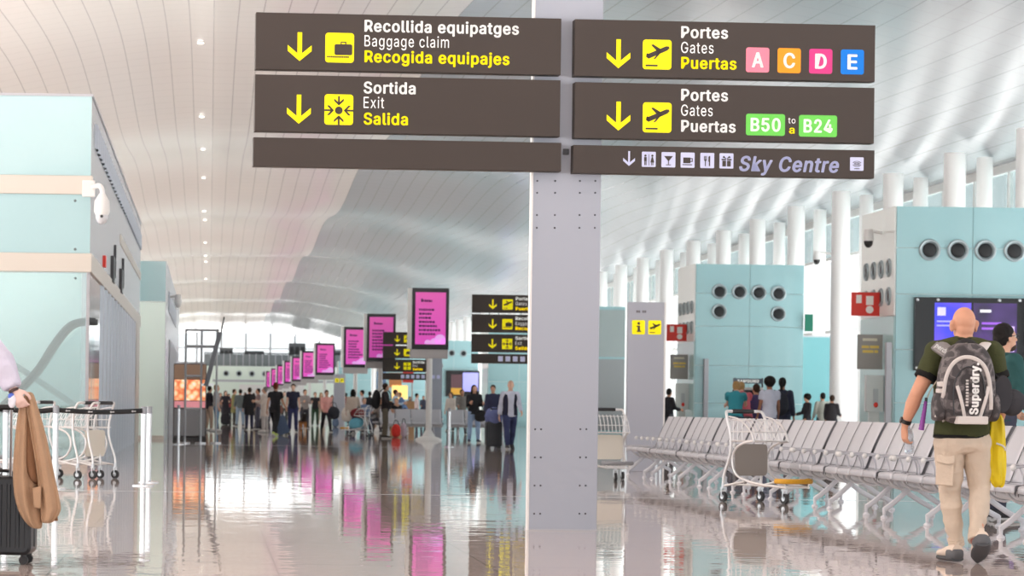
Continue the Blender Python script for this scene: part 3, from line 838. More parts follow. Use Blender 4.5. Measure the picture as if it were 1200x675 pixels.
# ------------------------------------------------------------------ luggage trolleys
TRW = M('trolley_tube', (222, 222, 222), 0.3, 0.5)
def trolley_proto(name, board_mat, bumper_mat, label, grip_mat=BLACK):
    """x across, +y the nose, z up; handle over y=0"""
    t = empty(name, (0, 0, 0), 0, label, 'luggage trolley', 'luggage trolleys')
    hw = 0.27
    for s in (-1, 1):
        p = spline([(s * 0.20, -0.05, 1.03), (s * 0.255, -0.02, 1.02), (s * 0.27, 0.02, 0.93), (s * 0.255, 0.06, 0.75), (s * 0.25, 0.05, 0.55), (s * 0.27, -0.03, 0.30), (s * 0.27, -0.04, 0.17)], 6)
        MB().tube(p, 0.016, 8).build('upright', TRW, t)
        p = spline([(s * 0.25, 0.46, 0.70), (s * 0.25, 0.28, 0.67), (s * 0.25, 0.14, 0.60), (s * 0.25, 0.09, 0.47), (s * 0.25, 0.16, 0.32), (s * 0.24, 0.34, 0.25), (s * 0.22, 0.62, 0.21), (s * 0.16, 0.92, 0.19)], 6)
        MB().tube(p, 0.014, 8).build('side_loop', TRW, t)
        MB().tube([(s * 0.27, -0.04, 0.18), (s * 0.24, 0.30, 0.24)], 0.013, 8).build('brace', TRW, t)
    MB().tube([(-0.21, -0.05, 1.03), (0.21, -0.05, 1.03)], 0.019, 10).build('handle_bar', TRW, t)
    MB().tube([(-0.15, -0.05, 1.03), (0.15, -0.05, 1.03)], 0.026, 10).build('grip', grip_mat, t)
    # basket
    bk = MB()
    for z, y1, w in ((0.93, 0.30, 0.25), (0.80, 0.42, 0.25), (0.70, 0.46, 0.25)):
        bk.tube(spline([(-w, 0.03, z), (-w, y1 * 0.7, z), (-w * 0.8, y1, z), (w * 0.8, y1, z), (w, y1 * 0.7, z), (w, 0.03, z)], 4), 0.007, 6)
    for i in range(9):
        x = -0.22 + 0.055 * i
        bk.tube(spline([(x, 0.28, 0.95), (x, 0.38, 0.87), (x, 0.46, 0.72), (x, 0.40, 0.69), (x, 0.05, 0.69)], 4), 0.005, 5)
    for s in (-1, 1):
        for y in (0.10, 0.18, 0.26): bk.tube([(s * 0.25, y, 0.70), (s * 0.25, y, 0.92)], 0.005, 5)
        bk.tube(spline([(s * 0.25, 0.02, 0.97), (s * 0.25, 0.20, 0.94), (s * 0.25, 0.38, 0.83), (s * 0.25, 0.46, 0.70)], 5), 0.009, 6)
    bk.build('basket', TRW, t)
    bd = MB(); bd.prism(rrect(-0.23, 0.23, 0.30, 0.66, 0.05), 0.105, 0.12); bd.build('advert_board', board_mat, t)
    pf = MB()
    for i in range(7):
        x = -0.18 + 0.06 * i; pf.tube([(x, 0.05, 0.20), (x * 0.75, 0.90, 0.19)], 0.009, 6)
    for y in (0.08, 0.35, 0.62, 0.88): pf.tube([(-0.24 + 0.08 * y, y, 0.195), (0.24 - 0.08 * y, y, 0.195)], 0.010, 6)
    pf.build('platform', TRW, t)
    bp = MB(); bp.tube(spline([(-0.22, 0.80, 0.26), (-0.19, 0.93, 0.26), (-0.08, 0.985, 0.26), (0.08, 0.985, 0.26), (0.19, 0.93, 0.26), (0.22, 0.80, 0.26)], 5), [(0.028, 0.018)] * 26, 8, ref=(0, 0, 1)); bp.build('bumper', bumper_mat, t)
    MB().tube([(-0.2, 0.9, 0.26), (-0.16, 0.9, 0.19), (0.16, 0.9, 0.19), (0.2, 0.9, 0.26)], 0.01, 6).build('nose_bracket', TRW, t)
    for (wx, wy) in ((-0.27, -0.04), (0.27, -0.04), (0.0, 0.70)):
        w = MB(); w.tube([(wx - 0.017, wy, 0.058), (wx + 0.017, wy, 0.058)], 0.058, 18); wo = w.build('wheel', RUBBER, t)
        h = MB(); h.tube([(wx - 0.02, wy, 0.058), (wx + 0.02, wy, 0.058)], 0.028, 12); h.build('hub', STEEL, wo)
        fk = MB()
        for s in (-1, 1): fk.tube([(wx + s * 0.026, wy, 0.06), (wx + s * 0.026, wy, 0.16)], 0.008, 6)
        fk.tube([(wx, wy, 0.155), (wx, wy, 0.21)], 0.022, 8); fk.box(wx - 0.03, wx + 0.03, wy - 0.02, wy + 0.02, 0.15, 0.165); fk.build('fork', STEEL, t)
    return t
BRDG = M('board_grey_brown', (150, 144, 138), 0.5); BRDC = M('board_cream', (222, 218, 206), 0.5)
BMPY = M('bumper_yellow', (226, 168, 40), 0.5); BMPG = M('bumper_grey', (140, 142, 146), 0.5)
t1 = trolley_proto('luggage_trolley', BRDG, BMPY, 'luggage trolley with grey board and yellow bumper beside the seats')
x, y = GY(872, 588); t1.location = (x, y, 0); t1.rotation_euler.z = R(180 + 28)
t2 = trolley_proto('luggage_trolley', BRDC, BMPG, 'luggage trolley with cream board right of the big pylon')
x, y = GY(713, 562); t2.location = (x - 0.05, y, 0); t2.rotation_euler.z = R(180 + 4)
t3 = trolley_proto('luggage_trolley', BRDC, BMPG, 'luggage trolley nested in the left pair, its handle left of the other')
x, y = GY(104, 561); t3.location = (x - 0.03, y, 0); t3.rotation_euler.z = R(90 - 32)
t4 = copy_tree(t3)
for ch in list(t3.children):
    if ch.name.startswith('advert_board'): bpy.data.objects.remove(ch)
t4 = t4; t4['label'] = 'rightmost luggage trolley of the nested pair behind the black belt'
t4.location = (x + 0.17, y + 0.06, 0)
t5 = copy_tree(t3); t5['label'] = 'half hidden luggage trolley far behind on the left by the chrome edge post'
t5.location = (x - 0.66, y + 0.35, 0)

# ------------------------------------------------------------------ bench rows
def bench(loc, rz, label, group='grey four-seat benches', seats=4, src=None):
    if src is None:
        t = empty('bench_seat', loc, rz, label, 'bench', group)
        pit = 0.56; L = pit * seats
        # local: y along the row, x: 0 front edge, + to the back
        prof_s = [(0.004, 0.385), (0.0, 0.42), (0.03, 0.44), (0.15, 0.435), (0.32, 0.415), (0.42, 0.41), (0.46, 0.425)]
        prof_b = [(0.465, 0.435), (0.49, 0.50), (0.53, 0.62), (0.60, 0.78), (0.66, 0.90), (0.675, 0.925)]
        def sheet_me(prof, name):
            mb = MB(); g = 0.012; pts = spline([(a, 0, b) for a, b in prof], 3)
            mb.grid([[(p[0], q, p[2]) for q in (g, 0.09, pit / 2, pit - 0.09, pit - g)] for p in pts])
            o = bpy.data.objects.new(name, mb.mesh(name, SEATM)); C.objects.link(o)
            md = o.modifiers.new('s', 'SOLIDIFY'); md.thickness = 0.022; md.offset = 0; bake(o); me = o.data; bpy.data.objects.remove(o); return me
        sm = sheet_me(prof_s, 'seat'); bm_ = sheet_me(prof_b, 'backrest')
        for k in range(seats):
            link('seat', sm, t, (0, pit * k, 0)); link('backrest', bm_, t, (0, pit * k, 0))
        ar = MB(); ar.tube(spline([(0.16, 0, 0.585), (0.34, 0, 0.60), (0.52, 0, 0.585)], 4), [(0.016, 0.009)] * 9, 8, ref=(0, 1, 0)); ar.tube(spline([(0.36, 0, 0.60), (0.40, 0, 0.5), (0.40, 0, 0.40)], 4), 0.009, 6); ar.cur = 1; ar.ell((0.15, 0, 0.585), (0.026, 0.030, 0.030), 14, 8)
        am = ar.mesh('armrest', [SEATM, WHITE])
        for k in range(seats + 1): link('armrest', am, t, (0, pit * k, 0))
        MB().tube([(0.26, 0.0, 0.345), (0.26, L, 0.345)], 0.048, 14).build('beam', M('beam_white', (214, 216, 220), 0.35), t)
        hk = MB(); hk.tube(spline([(0.08, 0, 0.42), (0.13, 0, 0.33), (0.24, 0, 0.285), (0.34, 0, 0.33), (0.42, 0, 0.40)], 4), [(0.014, 0.02)] * 17, 6, ref=(0, 0, 1)); hm = hk.mesh('seat_bracket', M('bracket_white', (216, 218, 222), 0.35))
        for k in range(seats + 1): link('seat_bracket', hm, t, (0, min(max(pit * k, 0.03), L - 0.03), 0))
        lg = MB()
        for xe in (-0.02, 0.64):
            p = spline([(0.26, 0, 0.33), (0.26 + (xe - 0.26) * 0.6, 0, 0.17), (xe, 0, 0.085)], 4)
            lg.tube(p, [(0.018, 0.026)] * len(p), 8, ref=(0, 1, 0))
            lg.tube([(xe, 0, 0.0), (xe, 0, 0.012), (xe, 0, 0.03), (xe, 0, 0.10)], [0.035, 0.035, 0.016, 0.02], 12)
        lm2 = lg.mesh('leg', M('leg_grey_white', (214, 216, 222), 0.35, 0.0))
        for y in (0.14 * L + 0.0, L - 0.14 * L): link('leg', lm2, t, (0, y, 0))
        e = MB(); ptsA = [(p[0], p[2]) for p in spline([(a, 0, b) for a, b in prof_s + prof_b], 3)]
        out = [(a - 0.002, b + 0.013) if i < 19 else (a - 0.014, b + 0.003) for i, (a, b) in enumerate(ptsA)]; inn = [(a - 0.0, b - 0.03) if i < 19 else (a + 0.045, b) for i, (a, b) in enumerate(ptsA)]
        for i in range(len(ptsA) - 1):
            e.prism([inn[i], out[i], out[i + 1], inn[i + 1]], -0.012, 0.008)
        em_ = e.mesh('end_panel', SEATD)
        for y in (-0.004, L + 0.008): link('end_panel', em_, t, (0, y, 0))
        for k in range(1, seats): setattr(link('seat_divider', em_, t, (0.0, pit * k + 0.001, 0.0)), 'scale', (1, 0.55, 1))
        return t
    t = copy_tree(src); t.location = loc; t.rotation_euler.z = rz; t['label'] = label; t['group'] = group
    return t
XS = 6.66; YS0 = 20.2; PITCH = 2.34
first = None
NB = 10
names = ['closest to the camera', 'second from the camera', 'third from the camera', 'fourth from the camera', 'fifth from the camera', 'sixth from the camera', 'seventh from the camera', 'third from the far end', 'second from the far end', 'at the far end']
for k in range(NB):
    lab = 'grey four-seat metal bench in the long row, %s' % names[k]
    b = bench((XS, YS0 + PITCH * k, 0), 0, lab, 'benches of the long seat row', src=first)
    first = first or b
# side table at the far end of the row
tb = empty('end_table', (XS + 0.02, YS0 + PITCH * NB + 0.05, 0), 0, 'low grey table closing the far end of the seat row', 'table')
MB().box(-0.05, 0.62, 0, 0.5, 0.43, 0.46).build('top', SEATM, tb, bevel=0.008)
for (x, y) in ((0.0, 0.05), (0.55, 0.05), (0.0, 0.45), (0.55, 0.45)): MB().tube([(x, y, 0), (x, y, 0.43)], 0.02, 8).build('leg', STEEL, tb)
# bench groups further off
far = [((8.4, 98.0), R(90), 'grey far bench right of the nearest screen pole, facing the hall'), ((10.9, 98.0), R(90), 'grey far bench behind the person in the black sweater'), ((7.9, 104.0), R(90), 'far grey bench behind the screen pole under the seated crowd')]
for (x, y), rz, lab in far: bench((x, y, 0), rz, lab, 'far benches', src=first)
# ------------------------------------------------------------------ teal glass service boxes on the right
NOZ_R = M('nozzle_ring', (172, 186, 190), 0.35, 0.3); NOZ_D = M('nozzle_dark', (22, 24, 28), 0.5)
ring = MB(); ring.lathe([(0.235, 0.03), (0.235, -0.02), (0.215, -0.04), (0.19, -0.035), (0.16, 0.0), (0.15, 0.03)], 28, 'y')
ring_me = ring.mesh('air_nozzle', NOZ_R)
cor = MB(); cor.ell((0, 0.012, 0), (0.158, 0.03, 0.158), 20, 8); cor_me = cor.mesh('nozzle_core', NOZ_D)
BOXSIDE = M('box_side_pale', (240, 245, 241), 0.25)
def nozzle(t, loc, rz=0, s=1.0):
    a = link('air_nozzle', ring_me, t, loc); a.rotation_euler.z = rz; a.scale = (s, s, s); link('nozzle_core', cor_me, a)
def service_box(Yb, label, X0=14.8, Wd=3.3, H=5.5, depth=3.0, noz=((0.72, 4.62), (1.33, 4.62), (1.92, 4.62), (2.52, 4.62)), side=True, s=1.0):
    t = empty('service_box', (X0, Yb, 0), 0, label, 'service box', 'teal service boxes along the window wall')
    mb = MB(); mb.box(0.0, Wd, 0.02, depth, 0, H); mb.build('body', BOXSIDE, t)
    # front glass panels with fine joints
    ch = (0, 1.25, 2.4, 3.6, H - 0.9, H)
    for i in range(5):
        for j in range(2):
            MB().box(Wd * j / 2 + 0.006, Wd * (j + 1) / 2 - 0.006, -0.02, 0.02, ch[i] + 0.006, ch[i + 1] - 0.006).build('front_panel', TEAL, t)
    MB().box(-0.03, 0.0, 0.0, depth, H - 2.35, H).build('upper_side_panel', BOXSIDE, t)
    MB().box(-0.03, 0.0, 0.0, depth, 0, H - 2.37).build('lower_side_panel', M('box_side_teal', (178, 212, 212), 0.2), t)
    for (x, zq) in noz: nozzle(t, (x, -0.03, zq), 0, s)
    if side:
        for zq in (3.55 + 0.62, 3.55): 
            for k in range(4): nozzle(t, (-0.04, 0.45 + 0.68 * k, zq + 0.02), R(-90), 0.85)
    return t
bx1 = service_box(59.0, 'nearest teal service box carrying the wide black display', noz=((0.72, 4.56), (1.33, 4.56), (1.92, 4.56), (2.55, 4.56)))
bx2 = service_box(83.3, 'second teal service box, above the people behind the trolley', noz=((0.72, 4.66), (1.33, 4.66), (1.92, 4.64), (2.52, 4.62), (0.72, 4.05), (2.52, 4.0)))
bx3 = service_box(119.0, 'third teal service box, half hidden by the grey information totem', noz=((0.72, 4.62),))
gp_ = MB().box(1.35, 3.28, -0.06, -0.02, 3.3, 5.35).build('grey_glass_panel', M('grey_glass_panel', (158, 172, 172), 0.2), bx3)
MB().box(1.35, 3.28, -0.06, -0.02, 0.1, 3.2).build('shutter_panel', M('shutter_panel_grey', (150, 156, 158), 0.4), bx3)
MB().box(1.7, 1.95, -0.07, -0.055, 3.6, 4.6).build('notice', M('notice_cream', (216, 210, 170), 0.5), gp_)
bx4 = service_box(145.0, 'teal service box just left of the big pylon behind the couple', noz=())
bx5 = service_box(184.0, 'teal service box showing the blue television', noz=((0.72, 4.66), (1.5, 4.66), (2.3, 4.64), (0.72, 3.8)))
bx6 = service_box(228.0, 'teal service box behind the orange lit shop stand')
bx7 = service_box(275.0, 'smallest and farthest teal service box at the end of the hall', X0=13.0)

def screen_mat(name, base, spots, scale=2.0, e=0.7):
    m = bpy.data.materials.new(name); m.use_nodes = True; nt = m.node_tree; b = nt.nodes['Principled BSDF']
    tc = nt.nodes.new('ShaderNodeTexCoord'); nz = nt.nodes.new('ShaderNodeTexNoise'); nz.inputs['Scale'].default_value = scale; nz.inputs['Detail'].default_value = 1
    nt.links.new(tc.outputs['Object'], nz.inputs['Vector'])
    cr = nt.nodes.new('ShaderNodeValToRGB'); el = cr.color_ramp.elements
    el[0].position = 0.4; el[0].color = lin(base) + (1,); el[1].position = 0.62; el[1].color = lin(spots) + (1,)
    nt.links.new(nz.outputs['Fac'], cr.inputs[0]); nt.links.new(cr.outputs[0], b.inputs['Base Color']); nt.links.new(cr.outputs[0], b.inputs['Emission Color'])
    b.inputs['Emission Strength'].default_value = e; b.inputs['Roughness'].default_value = 0.25
    return m
# wide display on the first box
Yd = 58.8
x0, zt_ = W(1073, 348, Yd); x1 = x0 + 2.95; zb_ = W(1073, 434, Yd)[1]
ds = empty('display_screen', ((x0 + x1) / 2, 58.95, (zt_ + zb_) / 2), 0, 'wide black display with blue and violet pictures on the nearest teal box', 'display screen')
wx = (x1 - x0) / 2; hz = (zt_ - zb_) / 2
MB().box(-wx, wx, -0.10, 0.03, -hz, hz).build('case', M('gloss_black', (14, 15, 20), 0.15), ds, bevel=0.01)
def dpt(u, v): X, Z = W(u, v, Yd); return X - (x0 + x1) / 2, Z - (zt_ + zb_) / 2
a0, b0 = dpt(1095, 433); a1, b1 = dpt(1139, 355)
pb = MB().box(a0, a1, -0.108, -0.098, b0, b1).build('blue_picture', screen_mat('display_blue', (62, 66, 214), (120, 90, 226), 1.2, 0.55), ds)
MB().box(a0 + 0.06, a0 + 0.24, -0.113, -0.106, b1 - 0.28, b1 - 0.1).build('logo_tile', M('logo_tile', (206, 200, 244), 0.4, emit=0.5), pb)
MB().ell(((a0 + a1) / 2 - 0.02, -0.108, b0 + 0.5), (0.13, 0.006, 0.16), 14, 8).build('pink_figure', M('display_pink', (226, 60, 150), 0.4, emit=0.4), pb)
for k in range(2): MB().box(a0 + 0.05, a1 - 0.08 - 0.1 * k, -0.112, -0.106, b1 - 0.42 - 0.09 * k, b1 - 0.385 - 0.09 * k).build('text_line', M('display_text', (170, 170, 246), 0.4, emit=0.4), pb)
a2, _ = dpt(1141, 400); a3, _ = dpt(1192, 400)
pd_ = MB().box(a2, a3, -0.108, -0.098, b0, b1).build('dark_picture', screen_mat('display_dark', (38, 30, 60), (70, 44, 110), 1.4, 0.5), ds)
MB().box(a2 + 0.14, a2 + 0.38, -0.112, -0.106, b1 - 0.20, b1 - 0.14).build('heading_line', M('display_white', (232, 230, 240), 0.4, emit=0.5), pd_, smooth=False)
for k, w_ in enumerate((0.42, 0.55)): MB().box(a2 + 0.18, a2 + 0.18 + w_, -0.112, -0.106, b1 - 0.46 - 0.11 * k, b1 - 0.41 - 0.11 * k).build('text_line', M('display_violet', (150, 90, 214), 0.4, emit=0.5), pd_)
MB().box(a3 - 0.2, a3 - 0.05, -0.112, -0.106, b0 + 0.4, b0 + 0.95).build('pale_picture', M('display_lilac', (200, 176, 230), 0.4, emit=0.5), pd_)
for u, v in ((1076, 351), (1100, 351), (1172, 352), (1196, 352), (1075, 431)):
    a, b = dpt(u, v); MB().ell((a, -0.105, b), (0.035, 0.02, 0.035), 12, 6).build('fixing_stud', STEEL, ds)
# things on the side of the first and second boxes
def side_set(Yb, near, X=14.77):
    w = 'nearest' if near else 'second'
    t = empty('fire_sign', (X - 0.02, Yb + 1.2, 3.2), 0, 'red fire equipment sign beside the %s teal box' % w, 'fire sign', 'red fire signs')
    zo = 0.22
    MB().box(-0.62, -0.0, -0.02, 0.02, -0.26 + zo, 0.26 + zo).build('plate', RED, t)
    for (a, c, q, r_) in ((-0.52, 0.10, 0.12, 0.22), (-0.30, 0.06, 0.16, 0.24)): MB().box(a, a + q, -0.026, -0.018, c + zo - 0.08, c + r_ + zo - 0.12).build('white_symbol', M('symbol_white', (240, 236, 232), 0.5), t)
    rr = MB(); rr.tube([(-0.22, -0.025, -0.12 + zo), (-0.22, -0.02, -0.12 + zo)], [0.085, 0.085], 16); rr.build('hose_symbol', M('symbol_white'), t)
    t = empty('picture_panel', (X - 0.02, Yb + 0.9, 2.6), 0, 'dark grey picture panel with pale yellow writing beside the %s teal box' % w, 'picture panel', 'picture panels below the fire signs')
    MB().box(-0.55, 0.0, -0.03, 0.02, -0.62, 0.14).build('board', M('panel_dark_grey', (152, 149, 144), 0.35), t)
    MB().box(-0.44, -0.12, -0.035, -0.028, 0.0, 0.06).build('heading', M('panel_pale', (214, 210, 190), 0.4), t)
    for k, (q0, q1) in enumerate(((-0.46, -0.3), (-0.28, -0.08), (-0.44, -0.2), (-0.18, -0.1))): MB().box(q0, q1, -0.036, -0.028, -0.16 - 0.1 * (k // 2), -0.1 - 0.1 * (k // 2)).build('writing', M('panel_yellow', (226, 196, 96), 0.4), t)
    t = empty('hydrant_cabinet', (X - 0.02, Yb + 0.8, 0), 0, 'white fire cabinet with small red mark beside the %s teal box' % w, 'fire cabinet', 'white fire cabinets')
    MB().box(-0.38, 0.0, -0.08, 0.1, 1.05, 1.85).build('case', M('cabinet_white', (216, 222, 220), 0.4), t, bevel=0.01)
    MB().box(-0.23, -0.12, -0.09, -0.078, 1.2, 1.55).build('glass_slot', M('slot_grey', (190, 196, 198), 0.3), t)
    MB().ell((-0.17, -0.09, 1.2), (0.05, 0.015, 0.06), 12, 6).build('red_mark', RED, t)
    MB().box(-0.30, -0.08, -0.02, 0.06, 0, 1.05).build('pedestal', M('cabinet_white'), t)
side_set(59.0, True); side_set(83.3, False)
wall_camera((14.74, 60.0, 4.98), 'white security camera on the side of the nearest teal box', -0.6)
x, zq = W(968, 298, 81); wall_camera((18.35, 80.7, zq), 'white security camera on a white column beyond the second box', -0.9)
st = empty('metal_strip', (W(1041, 425, 58.9)[0], 58.94, 0), 0, 'narrow grey metal post in front of the left edge of the nearest teal box', 'post')
MB().box(-0.06, 0.06, -0.1, 0.03, 0, 2.55).build('profile', GREYM, st, bevel=0.01)
st = empty('metal_strip', (W(827, 460, 83.2)[0], 83.22, 0), 0, 'narrow grey metal post on the front of the second teal box', 'post')
MB().box(-0.07, 0.07, -0.1, 0.04, 0, 2.6).build('profile', GREYM, st, bevel=0.01)
# green blade sign and low teal wall between the boxes
x, zq = W(946, 378, 83.0)
t = empty('exit_blade', (18.12, 83.2, zq), 0, 'dark green blade sign on the edge of the second teal box', 'sign')
MB().box(0.0, 0.24, -0.04, 0.04, -0.26, 0.26).build('plate', M('exit_green', (20, 120, 96), 0.5), t)
t = empty('low_partition', (18.15, 85.0, 0), 0, 'low teal glass partition right of the second teal box', 'partition')
MB().box(0.0, 1.15, 0, 0.08, 0.02, 3.35).build('glass_panel', M('partition_teal', (108, 164, 170), 0.15, var=0.03, vscale=0.6), t)
MB().box(-0.02, 1.17, -0.02, 0.1, 3.35, 3.4).build('top_rail', GREYM, t)
# check-in screens where the five people stand
YG = 63.4
gx, gz = W(878, 446.5, YG)
t = empty('device_counter', (gx, YG, 0), 0, 'dark demonstration counter with a grey header where five people crowd', 'counter')
MB().box(-0.42, 0.42, 0, 0.4, 0, 1.05).build('base', GREYM, t, bevel=0.01)
MB().box(-0.36, 0.42, 0.1, 0.16, 1.1, 1.52).build('screen', M('gloss_black'), t)
MB().box(-0.32, 0.36, 0.14, 0.2, 1.52, 1.58).build('shelf', WHITE, t)
for x in (-0.3, 0.34): MB().tube([(x, 0.17, 1.05), (x, 0.17, 1.8)], 0.02, 8).build('support', DARKM, t)
hd = MB().box(-0.34, 0.32, 0.08, 0.2, gz - 0.06, gz + 0.06).build('header', M('header_slate', (92, 108, 122), 0.4), t)
letters(MB(), 'SAMSUNG', -0.26, gz - 0.035, 0.5, 0.07, 0.075, 0.03).build('lettering', SIGNW, hd, smooth=False)

# ------------------------------------------------------------------ information totems
def totem(X, Y, label, H=2.83, big=True):
    t = empty('information_totem', (X, Y, 0), 0, label, 'totem', 'grey information totems')
    MB().box(-0.30, 0.30, 0, 0.16, 0, H).build('body', M('totem_grey', (172, 175, 186), 0.4, 0.0), t, bevel=0.006)
    MB().box(0.30, 0.33, 0.0, 0.16, 0, H).build('edge_strip', WHITE, t)
    for x0_, k in ((-0.235, 'i'), (0.035, 'p')):
        yb = MB(); yb.prism(rrect(x0_, x0_ + 0.215, 2.29, 2.525, 0.02), -0.006, 0.0); o = yb.build('pictogram', YEL, t, smooth=False)
        mb = MB()
        if k == 'i':
            c = x0_ + 0.107
            poly(mb, [(c - 0.03, 2.33), (c + 0.045, 2.33), (c + 0.045, 2.35), (c + 0.025, 2.35), (c + 0.025, 2.435), (c - 0.035, 2.435), (c - 0.035, 2.415), (c - 0.015, 2.415), (c - 0.015, 2.35), (c - 0.03, 2.35)], -0.01)
            poly(mb, [(c + 0.003 + 0.024 * math.cos(R(30 * q)), 2.472 + 0.024 * math.sin(R(30 * q))) for q in range(12)], -0.01)
        else: plane_icon(mb, x0_, 2.295, 0.215, -0.01)
        mb.build('symbol', M('totem_symbol', (70, 62, 40), 0.5), o, smooth=False)
    [MB().box(q - 0.018, q + 0.012, -0.004, 0.001, 2.65, 2.69).build('small_print', M('totem_text', (112, 110, 116), 0.5), t) for q in (-0.15, -0.115, -0.05, -0.015)]
    return t
x, _ = W(755, 553, 45.6); totem(x, 45.6, 'grey information totem with yellow symbols near the far end of the seat row')
x, _ = W(397, 500, 150); totem(x, 150, 'small far grey information totem behind the person in pink', 2.75)

# ------------------------------------------------------------------ receding pink advertising screens
def ad_mat():
    m = bpy.data.materials.new('advert_pink'); m.use_nodes = True; nt = m.node_tree; b = nt.nodes['Principled BSDF']
    tc = nt.nodes.new('ShaderNodeTexCoord'); sp = nt.nodes.new('ShaderNodeSeparateXYZ'); nt.links.new(tc.outputs['Object'], sp.inputs[0])
    mr = nt.nodes.new('ShaderNodeMapRange'); mr.inputs['From Min'].default_value = -0.8; mr.inputs['From Max'].default_value = 0.8
    nt.links.new(sp.outputs['Z'], mr.inputs['Value'])
    cr = nt.nodes.new('ShaderNodeValToRGB'); el = cr.color_ramp.elements
    el[0].color = lin((226, 84, 196)) + (1,); el[1].color = lin((222, 92, 176)) + (1,)
    nt.links.new(mr.outputs['Result'], cr.inputs[0]); nt.links.new(cr.outputs[0], b.inputs['Base Color']); nt.links.new(cr.outputs[0], b.inputs['Emission Color'])
    b.inputs['Emission Strength'].default_value = 0.38; b.inputs['Roughness'].default_value = 0.3
    return m
ADP = ad_mat(); ADT = M('advert_text', (92, 30, 92), 0.5); ADC = M('advert_cloud', (226, 168, 232), 0.5, emit=0.5)
def ad_screen():
    t = empty('advertising_screen', (0, 0, 0), 0, 'x', 'advertising screen', 'pink advertising screens on poles')
    c0 = 3.75
    MB().tube([(0, 0.1, 0.0), (0, 0.1, 0.05), (0, 0.1, 0.12), (0, 0.1, 0.3)], [0.42, 0.40, 0.2, 0.1], 24).build('base', WHITE, t)
    MB().tube([(0, 0.1, 0.1), (0, 0.1, 2.75)], 0.095, 18).build('pole', WHITE, t)
    MB().box(-0.60, 0.56, 0.0, 0.22, 2.52, 2.80).build('lower_case', M('screen_case_grey', (178, 174, 174), 0.4), t, bevel=0.01)
    MB().box(-0.68, -0.57, -0.02, 0.24, 2.8, 4.68).build('side_case', WHITE, t, bevel=0.01)
    MB().box(-0.57, 0.57, -0.03, 0.24, 2.80, 4.68).build('frame', M('screen_frame_black', (22, 18, 26), 0.3), t, bevel=0.01)
    s = MB().box(-0.47, 0.47, -0.01, 0.02, -0.80, 0.80).build('picture', ADP, t, loc=(0, -0.035, c0))
    hm_ = MB()
    for k, (a, w, h) in enumerate(((-0.30, 0.06, 0.10), (-0.225, 0.02, 0.075), (-0.19, 0.05, 0.075), (-0.125, 0.05, 0.07), (-0.06, 0.06, 0.065), (0.015, 0.03, 0.06))): hm_.box(a, a + w, -0.016, -0.008, 0.50, 0.50 + h)
    hm_.build('heading_line', ADT, s, smooth=False)
    random.seed(4)
    for k, w in enumerate((0.42, 0.38, 0.34, 0.44, 0.52, 0.6, 0.5)):
        mb = MB(); x = -0.36; zq = 0.26 - 0.125 * k
        while x < -0.36 + w:
            q = random.uniform(0.03, 0.09); mb.box(x, x + q, -0.016, -0.008, zq - 0.03, zq + 0.035); x += q + 0.02
        mb.build('text_line', ADT, s, smooth=False)
    cl = MB()
    for (a, b, r) in ((0.30, -0.66, 0.17), (0.12, -0.74, 0.13), (-0.08, -0.76, 0.10), (0.42, -0.72, 0.12)):
        cl.prism([(min(0.465, max(-0.465, a + r * math.cos(R(20 * q)))), max(-0.79, b + r * math.sin(R(20 * q)))) for q in range(18)], -0.016, -0.008)
    cl.build('cloud', ADC, s, smooth=False)
    return t
a_ = None
wd = ['nearest', 'second nearest', 'third nearest', 'fourth', 'fifth', 'sixth', 'seventh', 'eighth', 'ninth', 'farthest and smallest']
for k in range(10):
    Y = (84, 108, 126.5, 160, 184, 206, 227, 251, 275, 299)[k]
    X = W(503, 480, 84)[0]
    o = ad_screen() if k == 0 else copy_tree(a_)
    a_ = a_ or o
    o.location = (X, Y, 0); o.rotation_euler.z = R(3)
    o['label'] = '%s of the pink advertising screens on white poles%s' % (wd[k], '' if k in (0, 1, 2, 9) else ', counting from the camera')

# ------------------------------------------------------------------ further brown signs on pylons
def far_sign(X0, Y, Wd, ztop, rows, label, pyx, rowh=0.49, gap=0.045):
    t = empty('hanging_sign', (X0, Y, 0), 0, label, 'sign', 'far brown direction signs')
    zq = ztop
    for k, row in enumerate(rows):
        h = rowh if row[0] != 'strip' else 0.26
        c = MB().box(0, Wd, 0, 0.12, zq - h, zq).build('panel', SIGNB, t)
        if row[0] != 'strip':
            mb = MB(); arrow_down(mb, 0.56, zq - h + 0.1, 0.21, 0.26, -0.004); mb.build('arrow', YEL, c, smooth=False)
            mb = MB(); badge(mb, 0.82, 1.10, zq - h + 0.09, zq - h + 0.37, 0.02, -0.004, 0.005); p = mb.build('pictogram', YEL, c, smooth=False)
            mb = MB(); row[0](mb, 0.82, zq - h + 0.09, 0.28, -0.008); mb.build('symbol', SIGNB, p, smooth=False)
            for i, (tx, wd_, mt, bd) in enumerate(row[1]):
                words(tx, 1.18, zq - 0.145 - 0.135 * i, min(wd_, Wd - 1.2), 0.09, -0.004, bd, 0.0, 'lettering', mt, c)
            for (xq, zz_, mt) in row[2]:
                mb = MB(); badge(mb, xq, xq + 0.3, zq - h + zz_, zq - h + zz_ + 0.2, 0.01, -0.004, 0.005); mb.build('badge', mt, c, smooth=False)
        else:
            for i in range(8): 
                mb = MB(); badge(mb, 0.72 + 0.2 * i, 0.85 + 0.2 * i, zq - h + 0.06, zq - h + 0.2, 0.01, -0.004, 0.005); mb.build('pictogram', LILAC, c, smooth=False)
        zq -= h + gap
    MB().box(pyx - 0.29, pyx + 0.29, 0.12, 0.3, 0, ztop + 1.2).build('post', M('pylon_grey'), t)
    return t
P3 = [('Portes', 0.4, SIGNW, B1), ('Gates', 0.3, SIGNW, 0), ('Puertas', 0.48, YEL, B1)]
